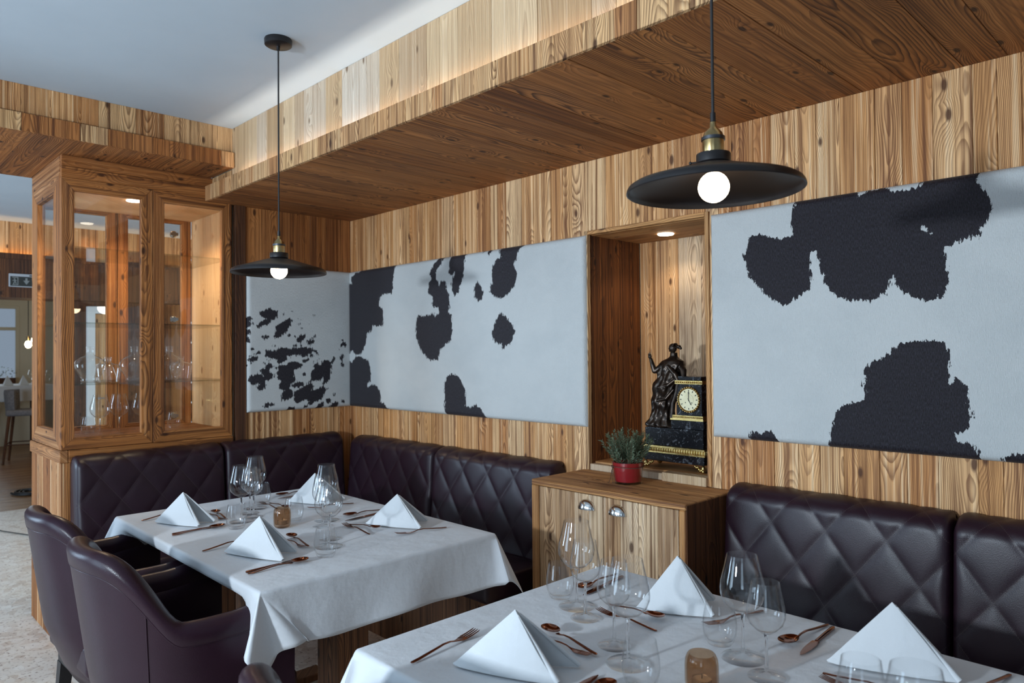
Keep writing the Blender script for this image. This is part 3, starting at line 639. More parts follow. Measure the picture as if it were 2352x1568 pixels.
def sdf(P, poly):
    poly = np.array(poly, float)/1000.0; a = poly; b = np.roll(poly, -1, 0)
    d2 = np.full(len(P), 1e9); ins = np.zeros(len(P), bool)
    for (ax_, ay), (bx, by) in zip(a, b):
        ex, ey = bx-ax_, by-ay; L2 = ex*ex+ey*ey+1e-12
        t = np.clip(((P[:, 0]-ax_)*ex+(P[:, 1]-ay)*ey)/L2, 0, 1)
        d2 = np.minimum(d2, (P[:, 0]-ax_-t*ex)**2+(P[:, 1]-ay-t*ey)**2)
        c = ((ay > P[:, 1]) != (by > P[:, 1])) & (P[:, 0] < (bx-ax_)*(P[:, 1]-ay)/(by-ay+1e-12)+ax_); ins ^= c
    return np.where(ins, -1, 1)*np.sqrt(d2)
def hide(label, to_world, a0, a1, z0, z1, polys, mat, gap=None, th=.026):
    def ax(a, b):
        e = np.array([0, .0008, .003, .007, .013, .02]); n = int((b-a-.04)/.008)
        return np.r_[a+e, np.linspace(a+.02, b-.02, n)[1:-1], b-e[::-1]]
    A, Z = np.meshgrid(ax(a0, a1), ax(z0, z1), indexing='ij'); na, nz = A.shape
    e = np.minimum(np.minimum(A-a0, a1-A), np.minimum(Z-z0, z1-Z))
    O = th*np.sqrt(np.clip(1-(1-np.clip(e/.02, 0, 1))**2, 0, 1))
    O += .0012*np.sin(A*9+1)*np.sin(Z*11)*np.clip(e/.05, 0, 1)
    P = np.stack([A.ravel(), Z.ravel()], 1); s = np.full(len(P), .2)
    for p in polys: s = np.minimum(s, sdf(P, p))
    if gap is not None: s = np.maximum(s, -sdf(P, gap))
    v = [to_world(a, o, z) for a, o, z in zip(A.ravel(), O.ravel(), Z.ravel())]
    f = [(i*nz+j, (i+1)*nz+j, (i+1)*nz+j+1, i*nz+j+1) for i in range(na-1) for j in range(nz-1)]
    me = bpy.data.meshes.new('cowhide_panel'); me.from_pydata(v, [], f)
    at = me.attributes.new('patch', 'FLOAT', 'POINT'); at.data.foreach_set('value', s.astype(np.float32))
    bm = bmesh.new(); bm.from_mesh(me); bmesh.ops.recalc_face_normals(bm, faces=bm.faces); bm.to_mesh(me); bm.free()
    me.shade_smooth()
    return setp(link('cowhide_panel', me, mat), label, 'wall panel')
yp = YW-T-.0025
hide('small cowhide panel with many dark speckles in the corner behind the bench', lambda a, o, z: (XW+T+.0025+o, a, z), 1.780, 2.465, 1.073, 1.925, HIDE_L, HIDE_X)
hide('wide white cowhide panel with scattered black patches between corner and niche', lambda a, o, z: (a, yp-o, z), -4.0, -2.046, 1.073, 1.925, HIDE_M, HIDE_Y)
hide('white cowhide panel with two huge black patches on the far side of the niche', lambda a, o, z: (a, yp-o, z), -1.428, .75, 1.080, 1.927, HIDE_R, HIDE_Y, HIDE_R_GAP)

# ------------------------------------------------------------------ pendant lamps
def pendant(label, x, y, rim, ztop):
    t = thing('pendant_lamp', label, 'lamp', (x, y, rim), 0, 'black saucer pendant lamps')
    H = ztop-rim
    MB().lathe([(.0001, H), (.05, H), (.051, H-.003), (.05, H-.022), (.044, H-.026), (.0001, H-.026)], 32).build('canopy', BLACKM, t, 40)
    MB().lathe([(.007, H-.026), (.006, H-.042), (.0001, H-.043)], 12).build('cord_grip', BLACKM, t, 40)
    MB().tube([(0, 0, .13), (0, 0, H-.03)], .0032, 8).build('cord', CORD, t, 60)
    MB().lathe([(.0001, .150), (.0055, .15), (.0055, .132), (.0001, .131)], 12).build('cord_sleeve', BLACKM, t, 40)
    MB().lathe([(.0001, .131), (.006, .131), (.0065, .121), (.012, .116), (.018, .109), (.021, .101)], 24).build('socket_dome', BRASS, t, 60)
    MB().lathe([(.021, .101), (.0235, .1005), (.0235, .094), (.021, .0935)], 24).build('socket_ring', IRON, t, 30)
    MB().lathe([(.0215, .0935), (.0215, .070), (.0200, .066)], 24).build('socket', BRASS, t, 50)
    MB().lathe([(.0001, .067), (.033, .067), (.034, .065), (.034, .049), (.030, .046)], 28).build('collar', BLACKM, t, 30)
    MB().tube([(-.033, -.008, .055), (-.045, -.011, .055)], [.0018, .0018], 6).ball((-.046, -.0112, .055), .0035, 8, 6).build('screw', BLACKM, t, 40)
    pr = [(.030, .047), (.06, .0385), (.10, .026), (.14, .0145), (.163, .0075), (.170, .003), (.1735, -.003), (.1745, -.009), (.1725, -.0105),
          (.171, -.009), (.170, -.004), (.166, .0005), (.16, .004), (.14, .0115), (.10, .023), (.06, .0355), (.02, .046)]
    MB().lathe(pr, 64).build('shade', BLACKM, t, 60)
    MB().lathe([(.0001, .044), (.013, .043), (.0135, .026)], 16).build('bulb_cap', IRON, t, 60)
    b = [(.0001, -.031)]
    for k in range(1, 13):
        a = -PI/2+2.62*k/12; b.append((.0307*math.cos(a), -.0003+.0307*math.sin(a)))
    b.append((.013, .0275))
    MB().lathe(b, 24).build('bulb', BULB, t, 80)
    return t
pendant('black saucer pendant lamp hanging over the corner table', -2.55, 1.262, 1.722, ZC)
pendant('black saucer pendant lamp hanging over the table by the sideboard', -.747, 1.300, 1.738, ZC)

# ------------------------------------------------------------------ tables and cloths
ZT = .76
def table(label, clabel, x0, x1, y0, y1, peds, seed, special=True):
    t = thing('dining_table', label, 'table')
    MB().box(x0+.006, x1-.006, y0+.006, y1-.006, .718, ZT-.004).build('tabletop', W_PED, t, bevel=.004)
    for px in peds:
        py = (y0+y1)/2
        p = plank('pedestal', W_PED, t, px-.07, px+.07, py-.06, py+.06, .03, .7175, .004)
        plank('foot', W_PED, t, px-.045, px+.045, y0+.14, y1-.14, 0, .0295, .004)
    # cloth
    ov, rr = .178, .011
    rs = np.random.RandomState(seed); ph = rs.uniform(0, 6.28, 12)
    def axis(a, b):
        e = np.r_[np.linspace(-ov, -.03, 13), np.array([-.022, -.016, -.011, -.007, -.003])]
        n = int((b-a)/.03)
        return np.r_[a+e, np.linspace(a, b, n), b-e[::-1]]
    U, V = axis(x0, x1), axis(y0, y1)
    def drop(d):
        q = rr*PI/2
        if d < q: return rr*math.sin(d/rr), rr*(1-math.cos(d/rr))
        return rr+(d-q)*.05, rr+(d-q)*.9985
    # plan curve of the folded corner on the chair side, in units of r: (out of x face, away from the table past y0)
    fold = [(.10, -.78), (.16, -.52), (-.02, -.30), (-.10, -.22), (.02, .02), (.16, .22), (.13, .30), (.0, .26)]
    cone = [(math.cos(a)*.42, math.sin(a)*.42) for a in np.linspace(0, PI/2, 8)]
    def curve(cp, f):
        f = max(0, min(.99999, f))*(len(cp)-1); i = int(f); q = f-i
        g = lambda k: cp[max(0, min(len(cp)-1, k))]
        p0, p1, p2, p3 = g(i-1), g(i), g(i+1), g(i+2)
        return tuple(.5*((2*p1[k])+(-p0[k]+p2[k])*q+(2*p0[k]-5*p1[k]+4*p2[k]-p3[k])*q*q+(-p0[k]+3*p1[k]-3*p2[k]+p3[k])*q**3) for k in (0, 1))
    vs = []
    for u in U:
        for v in V:
            dx = max(x0-u, u-x1, 0); dy = max(y0-v, v-y1, 0)
            sx = -1 if u < x0 else 1; sy = -1 if v < y0 else 1
            cu, cv = min(max(u, x0), x1), min(max(v, y0), y1)
            z = ZT; x, y = cu, cv
            if dx == 0 and dy == 0:
                z += .0006*math.sin(u*31+ph[0])*math.sin(v*23+ph[1])
            elif dx > 0 and dy > 0:
                r = math.hypot(dx, dy); th = math.atan2(dy, dx)/(PI/2)
                folded = special and sx > 0 and sy < 0
                px_, py_ = curve(fold if folded else cone, th)
                o, dn = drop(r)
                k = max(0.0, r-rr*1.2)
                if folded:
                    x = cu+min(o, rr)+px_*k; y = cv-(min(o, rr)*th)-py_*k
                    dn = rr*.6*min(1, r/rr)+max(0, r-rr)*.93 if r > rr else dn
                else:
                    e0 = min(o, rr)
                    x = cu+sx*(e0*math.cos(th*PI/2)+px_*k); y = cv+sy*(e0*math.sin(th*PI/2)+py_*k)
                    dn = dn*.91 if r > .03 else dn
                z = ZT-dn
            elif dx > 0:
                o, dn = drop(dx); dd = dx/ov
                wv = .010*math.sin(v*9+ph[2])+.006*math.sin(v*21+ph[3]+dx*9)
                x = cu+sx*(o+dd*(wv+.006)); z = ZT-dn-.006*dd*math.sin(v*13+ph[4])
                if special and sx > 0:      # drawn towards the corner fold
                    s_ = v-y0; y = cv+.78*max(0, dx-rr*1.2)*math.exp(-s_/.10); x += .10*max(0, dx-rr*1.2)*math.exp(-s_/.10)
                s2 = y1-v; x += sx*.30*max(0, dx-rr)*math.exp(-s2/.05)
                if sx < 0 or not special: x += sx*.30*max(0, dx-rr)*math.exp(-(v-y0)/.05)
            else:
                o, dn = drop(dy); dd = dy/ov
                if sy < 0:
                    we = min(1, max(0, (min(u-x0, x1-u)-.05)/.10)); we = we*we*(3-2*we)
                    q = .04
                    if dy > q:
                        o2, dn2 = drop(q); k = dy-q
                        ot, dt = o2-k*.97, dn2+k*.34
                        o, dn = o+(ot-o)*we, dn+(dt-dn)*we
                    o += (1-we)*.25*max(0, dy-rr) if (u-x0 < .2 or not special) else 0
                    if special and x1-u < .2: o += .0
                else:
                    o += dd*(.008*math.sin(u*10+ph[5])+.006) + .30*max(0, dy-rr)*(math.exp(-(x1-u)/.05)+math.exp(-(u-x0)/.05))
                y = cv+sy*o; z = ZT-dn
            vs.append((x, y, z))
    nv = len(V)
    fs = [(i*nv+j, (i+1)*nv+j, (i+1)*nv+j+1, i*nv+j+1) for i in range(len(U)-1) for j in range(nv-1)]
    me = mesh('tablecloth', vs, fs); me.shade_smooth()
    o = link('tablecloth', me, LINEN); setp(o, clabel, 'tablecloth')
    sd = o.modifiers.new('thickness', 'SOLIDIFY'); sd.thickness = .0012; sd.offset = -1
    return t
table('dark wooden pedestal dining table in the bench corner, under its cloth', 'white tablecloth draped over the corner table', -3.19, -1.902, .885, 1.752, (-2.87, -2.2), 3)
table('dark wooden pedestal dining table near the sideboard, under its cloth', 'white tablecloth draped over the table by the sideboard', -1.375, -.12, .865, 1.72, (-1.1, -.42), 8, special=False)

# ------------------------------------------------------------------ tableware
ZC1 = ZT+.0012
def lathe_range(prof, n, name, mat, parent, smooth=60):
    return MB().lathe(prof, n).build(name, mat, parent, smooth)
def wine_glass_proto(h, rm, rr, rb, hs):
    """h height, rm widest radius, rr rim radius, rb foot radius, hs bowl start"""
    root = empty('wine_glass')
    foot = [(.0001, 0), (rb-.001, 0), (rb, .0008), (rb-.001, .0018), (rb*.55, .0032), (rb*.2, .0065), (.0045, .012)]
    stem = [(.0045, .012), (.0034, .03), (.0030, hs*.6), (.0032, hs-.014), (.0048, hs-.005)]
    bh = h-hs
    pts = [(.0, .0048), (.03, .012), (.09, rm*.55), (.2, rm*.85), (.33, rm*.985), (.42, rm), (.55, rm*.965), (.75, rr+(rm-rr)*.45), (.9, rr+(rm-rr)*.17), (1.0, rr)]
    out = [(r, hs-.005+(bh+.005)*t) for t, r in pts]
    inn = [(max(.0001, r-.0011), z+(.0 if i > 2 else 0)) for i, (r, z) in enumerate(out)][2:]
    inner = [(.0001, hs+.004)]+[(.010, hs+.0048)]+inn[0:1]+inn[1:]
    bowl = out+[(rr-.0005, h+.0004)]+list(reversed(inner))
    for nm, p in (('bowl', bowl), ('stem', stem), ('foot', foot)):
        me = mesh(nm, *lathe_mesh(p, 36)); shade(me, 60); link(nm, me, GLASS if nm == 'stem' else THIN, root)
    return root
def lathe_mesh(prof, n):
    m = MB().lathe(prof, n); 
    # outward normals: profile runs bottom to top on the outside, then down inside
    return m.v, m.f
def tumbler_proto():
    root = empty('water_tumbler')
    out = [(.0001, 0), (.020, 0), (.0255, .0015), (.030, .008), (.0355, .024), (.0372, .038), (.0362, .056), (.0325, .077), (.0300, .090)]
    inn = [(.0293, .0903), (.0288, .0895), (.0313, .077), (.0350, .056), (.0360, .038), (.0343, .025), (.0285, .012), (.02, .009), (.0001, .008)]
    me = mesh('glass_body', *lathe_mesh(out+inn, 36)); shade(me, 50); link('glass_body', me, THIN, root); return root
def votive_proto():
    root = empty('candle_holder')
    out = [(.0001, 0), (.020, 0), (.026, .003), (.030, .010), (.0315, .022), (.0315, .052), (.030, .064), (.0265, .0715), (.0245, .0735), (.0225, .0725)]
    inn = [(.0222, .070), (.0255, .064), (.0278, .052), (.0280, .022), (.0262, .014), (.018, .011), (.0001, .0105)]
    me = mesh('glass_cup', *lathe_mesh(out+inn, 36)); shade(me, 50); link('glass_cup', me, AMBER, root)
    MB().lathe([(.0001, .0112), (.0185, .0112), (.0188, .0125), (.0188, .0265), (.0182, .0265), (.0180, .0245)], 24).build('tealight_cup', plain('tealight_tin', (.6, .6, .6), .3, 1.0), root, 50)
    MB().lathe([(.0001, .0255), (.004, .0248), (.0180, .0245)], 24).build('wax', plain('tealight_wax', (.75, .70, .60), .5), root, 60)
    MB().tube([(0, 0, .024), (.0008, 0, .031), (.0004, .0006, .034)], [.0008, .0008, .0005], 6).build('wick', CORD, root, 60)
    return root

def strip_mesh(st):
    """closed bar from stations (y, z, halfwidth, halfthick)"""
    v = []; f = []; n = 8
    for y, z, a, b in st:
        for k in range(n):
            an = 2*PI*(k+.5)/n; cx, cz = math.cos(an), math.sin(an)
            sx = math.copysign(abs(cx)**.6, cx); sz = math.copysign(abs(cz)**.6, cz)
            v.append((a*sx, y, z+b*sz))
    for i in range(len(st)-1):
        for k in range(n): f.append((i*n+k, i*n+(k+1) % n, (i+1)*n+(k+1) % n, (i+1)*n+k))
    f.append(tuple(range(n))); f.append(tuple(range((len(st)-1)*n, len(st)*n)))
    return v, f
def handle(L, w=.0042):
    return [(0, .003, w*.6, .0012), (.003, .003, w*.95, .0017), (.02, .0035, w, .0018), (.06, .007, w*.9, .0018), (.095, .0105, w*.72, .0017), (L-.012, .0095, w*.55, .0016), (L, .0065, w*.62, .0015)]
def cutlery_protos():
    P = {}
    def finish(name, parts):
        root = empty(name)
        for nm, (v, f) in parts: 
            o = MB().add(v, f).build(nm, COPPER, root, 45)
        P[name] = root
    L = .128
    # spoon bowl: shallow dish
    def bowl(y0, ln, wd, dep):
        vs = []; fs = []; n, m = 18, 5
        for s_, dz in ((0, 0), (1, -.0011)):
            for j in range(m+1):
                r = max(1e-4, j/m)
                for k in range(n):
                    a = 2*PI*k/n; ex = wd*math.sin(a)*r*(1-.12*math.cos(a)); ey = -ln/2*math.cos(a)*r
                    vs.append((ex, y0+ln/2+ey, .0035+dep*(r**2.2)+dz+.0016))
        for s_ in range(2):
            b = s_*(m+1)*n
            for j in range(m):
                for k in range(n): fs.append((b+j*n+k, b+j*n+(k+1) % n, b+(j+1)*n+(k+1) % n, b+(j+1)*n+k))
        b0 = m*n; b1 = (m+1)*n+m*n
        for k in range(n): fs.append((b0+k, b0+(k+1) % n, b1+(k+1) % n, b1+k))
        return vs, fs
    hs = handle(L)+[(L+.008, .0055, .0038, .0013), (L+.013, .006, .006, .001)]
    finish('table_spoon', [('handle', strip_mesh(hs)), ('spoon_bowl', bowl(L+.008, .060, .0195, .007))])
    # fork: neck, palm and four tines
    neck = handle(L)+[(L+.012, .005, .006, .0012), (L+.022, .0045, .0105, .0011), (L+.034, .0055, .0118, .0010)]
    tin = MB()
    for i in range(4):
        x = -.0096+.0064*i
        tin.add(*[( [(a_+x, b_, c_) for a_, b_, c_ in vv], ff_) for vv, ff_ in [strip_mesh([(L+.032, .0055, .0022, .001), (L+.05, .0068, .0019, .0009), (L+.068, .0095, .0016, .0008), (L+.075, .0112, .0006, .0005)])]][0])
    finish('dinner_fork', [('handle', strip_mesh(neck)), ('tines', (tin.v, tin.f))])
    # knife
    kh = [(0, .0035, .0042, .0028), (.004, .0035, .005, .0034), (.05, .0036, .0047, .0033), (.10, .0036, .0042, .0030), (.108, .0036, .0042, .0026)]
    bl = [(.1075, .0036, .0042, .0012), (.112, .0036, .0085, .0009), (.13, .0036, .0095, .0008), (.165, .0036, .0088, .0007), (.19, .0036, .0055, .0006), (.203, .0036, .001, .0005)]
    finish('table_knife', [('handle', strip_mesh(kh)), ('blade', strip_mesh(bl))])
    return P
CUT = cutlery_protos()
GL_BIG = wine_glass_proto(.217, .0465, .0315, .0465, .098)
GL_SM = wine_glass_proto(.188, .0375, .0272, .0368, .090)
TUMB = tumbler_proto(); VOT = votive_proto()

def put(proto, label, cat, x, y, z, rz=0.0, group=None, scale=1.0, tilt=(0, 0)):
    c = copy_tree(proto); c.location = (x, y, z); c.rotation_euler = (tilt[0], tilt[1], rz)
    if scale != 1.0: c.scale = (scale,)*3
    return setp(c, label, cat, group)
def along(p0, p1): return math.atan2(-(p1[0]-p0[0]), p1[1]-p0[1])
def cut(kind, label, end, tip, dz=0.0, scale=None, group=None):
    """cutlery lying from its handle end to its tip"""
    ln = {'dinner_fork': .203, 'table_spoon': .196, 'table_knife': .203}[kind]
    d = math.hypot(tip[0]-end[0], tip[1]-end[1])
    return put(CUT[kind], label, {'dinner_fork': 'fork', 'table_spoon': 'spoon', 'table_knife': 'knife'}[kind], end[0], end[1], ZC1+dz, along(end, tip), group, d/ln if scale is None else scale)

def napkin(label, L, FR, BR, h=.118):
    L, FR, BR = [Vector((*p, 0)) for p in (L, FR, BR)]
    mid = (FR+BR)/2; ap = L.lerp(mid, .56); ap.z = h
    o = L.copy()
    m = 14; vs = []; fs = []
    nl = ((FR-L).cross(ap-L)).normalized(); nb = ((ap-L).cross(BR-L)).normalized()
    def face(Q, nrm, flip):
        base = len(vs)
        idx = {}
        for i in range(m+1):
            for j in range(m+1-i):
                k = m-i-j       # weights: L k, Q i, ap j
                a, b, c = k/m, i/m, j/m
                p = L*a+Q*b+ap*c
                bul = .010*math.sin(PI*min(1, c*1.0))*(b*(1-b)*4)*.6+.006*4*a*b
                p = p+nrm*bul
                if p.z < .002: p.z = .002+.0
                idx[(i, j)] = len(vs); vs.append(p-o)
        for i in range(m):
            for j in range(m-i):
                t = (idx[(i, j)], idx[(i+1, j)], idx[(i, j+1)]); fs.append(t[::-1] if flip else t)
                if (i+1, j+1) in idx and i+j+2 <= m:
                    t = (idx[(i+1, j)], idx[(i+1, j+1)], idx[(i, j+1)]); fs.append(t[::-1] if flip else t)
    face(FR, nl, False); face(BR, nb, True)
    t = thing('folded_napkin', label, 'napkin', (o.x, o.y, ZC1))
    b = MB().add(vs, fs).build('folded_cloth', NAPK, t, 60)
    sd = b.modifiers.new('plies', 'SOLIDIFY'); sd.thickness = .0065; sd.offset = 1; sd.use_even_offset = False
    bv = b.modifiers.new('soft', 'BEVEL'); bv.width = .0025; bv.segments = 3; bv.limit_method = 'ANGLE'; bv.angle_limit = 1.0
    # rolled hems where the plies double over at the open end
    for Q, nrm in ((FR, nl), (BR, nb)):
        a = (Q-o)+nrm*.003; a.z = .0075; e = (ap-o)*.96+(Q-o)*.04+nrm*.004
        pts = [a.lerp(e, k/9.0) for k in range(10)]
        MB().tube(pts, [.0062*(1-.75*k/9) for k in range(10)], 8).build('hem', NAPK, t, 60)
    return t

TBL = {'A': 'chair-side setting next to the cabinet, corner table', 'B': 'chair-side setting away from the cabinet, corner table',
       'C': 'bench-side setting in the corner, corner table', 'D': 'bench-side setting nearest the sideboard, corner table',
       'E': 'chair-side setting, table by the sideboard', 'F': 'setting right in front of the sideboard',
       'G': 'setting before the bench beyond the sideboard', 'H': 'chair-side pair without a napkin, table by the sideboard'}
NAPS = {'A': ((-2.955, .952), (-2.757, 1.044), (-2.792, 1.113)), 'B': ((-2.339, .966), (-2.108, 1.055), (-2.170, 1.130)),
        'C': ((-2.931, 1.493), (-2.745, 1.585), (-2.795, 1.684)), 'D': ((-2.336, 1.501), (-2.125, 1.599), (-2.205, 1.690)),
        'E': ((-1.155, .952), (-.945, 1.040), (-.965, 1.126)), 'F': ((-1.078, 1.480), (-.915, 1.565), (-.972, 1.668)),
        'G': ((-.616, 1.504), (-.400, 1.590), (-.455, 1.680))}
NH = {'A': .118, 'B': .123, 'C': .125, 'D': .114, 'E': .122, 'F': .132, 'G': .130}
for k, (a, b, c) in NAPS.items(): napkin('white folded linen napkin, '+TBL[k], a, b, c, NH[k])
# forks left of the napkin, knives and spoons right of it, dessert pieces above; from each diner's side
FORKS = {'A': ((-3.022, .923), (-3.07, 1.12)), 'B': ((-2.408, .921), (-2.445, 1.12)), 'C': ((-2.70, 1.673), (-2.735, 1.475)), 'D': ((-2.078, 1.681), (-2.118, 1.482)),
         'E': ((-1.228, .897), (-1.252, 1.10)), 'F': ((-.850, 1.69), (-.898, 1.497)), 'G': ((-.339, 1.70), (-.375, 1.50))}
for k, (a, b) in FORKS.items(): cut('dinner_fork', 'copper dinner fork beside the napkin, '+TBL[k], a, b)
KN = {'A': ((-2.712, .931), (-2.725, 1.131)), 'B': ((-2.081, .923), (-2.095, 1.123)), 'C': ((-3.045, 1.69), (-3.026, 1.488)), 'D': ((-2.46, 1.672), (-2.438, 1.472)),
      'E': ((-.90, .925), (-.915, 1.125)), 'F': ((-1.262, 1.665), (-1.24, 1.465)), 'G': ((-.683, 1.701), (-.672, 1.500))}
for k, (a, b) in KN.items(): cut('table_knife', 'copper table knife, '+TBL[k], a, b)
SPN = {'A': ((-2.695, .925), (-2.698, 1.115)), 'B': ((-2.062, .92), (-2.063, 1.115)), 'C': ((-3.085, 1.705), (-3.09, 1.510)), 'D': ((-2.50, 1.70), (-2.505, 1.505)),
       'E': ((-.875, .93), (-.872, 1.12)), 'F': ((-1.29, 1.68), (-1.272, 1.485)), 'G': ((-.700, 1.712), (-.722, 1.518))}
for k, (a, b) in SPN.items(): cut('table_spoon', 'copper soup spoon lying beside its knife, '+TBL[k], a, b)
DSP = {'A': ((-2.784, 1.160), (-2.960, 1.178)), 'B': ((-2.198, 1.189), (-2.378, 1.210)), 'C': ((-2.955, 1.415), (-2.79, 1.420)), 'D': ((-2.372, 1.447), (-2.225, 1.490)),
       'E': ((-.974, 1.193), (-1.156, 1.222)), 'F': ((-1.150, 1.450), (-.985, 1.462)), 'G': ((-.600, 1.440), (-.43, 1.455))}
for k, (a, b) in DSP.items(): cut('table_spoon', 'small copper dessert spoon above the napkin, '+TBL[k], a, b, .004)
DFK = {'A': ((-2.955, 1.158), (-2.79, 1.150)), 'B': ((-2.36, 1.185), (-2.20, 1.175)), 'C': ((-2.835, 1.392), (-3.005, 1.398)), 'D': ((-2.197, 1.427), (-2.390, 1.438)),
       'E': ((-1.145, 1.185), (-.978, 1.180)), 'F': ((-.963, 1.398), (-1.142, 1.405)), 'G': ((-.425, 1.415), (-.597, 1.421))}
for k, (a, b) in DFK.items(): cut('dinner_fork', 'small copper dessert fork above the napkin, '+TBL[k], a, b)
BIG = {'A': (-2.735, 1.195), 'B': (-2.165, 1.245), 'C': (-2.925, 1.338), 'D': (-2.512, 1.435), 'E': (-.908, 1.215), 'F': (-1.203, 1.396), 'G': (-.753, 1.407), 'H': (-.322, 1.074)}
SML = {'A': (-2.775, 1.262), 'B': (-2.250, 1.300), 'C': (-2.845, 1.278), 'D': (-2.436, 1.375), 'E': (-.985, 1.268), 'F': (-1.136, 1.350), 'G': (-.677, 1.358), 'H': (-.410, 1.120)}
TUM = {'A': (-2.638, 1.134), 'B': (-2.069, 1.179), 'C': (-2.985, 1.395), 'D': (-2.600, 1.345), 'E': (-.831, 1.152), 'F': (-1.277, 1.416), 'G': (-.826, 1.440)}
for k, p in BIG.items(): put(GL_BIG, 'tall large-bowled red wine glass, '+TBL[k], 'wine glass', *p, ZC1)
for k, p in SML.items(): put(GL_SM, 'shorter slim white wine glass, '+TBL[k], 'wine glass', *p, ZC1)
for k, p in TUM.items(): put(TUMB, 'stemless water tumbler, '+TBL[k], 'tumbler', *p, ZC1)
put(VOT, 'amber glass candle holder with tealight on the corner table', 'candle holder', -2.532, 1.262, ZC1)
put(VOT, 'amber glass candle holder with tealight on the table by the sideboard', 'candle holder', -.735, 1.213, ZC1, .7)

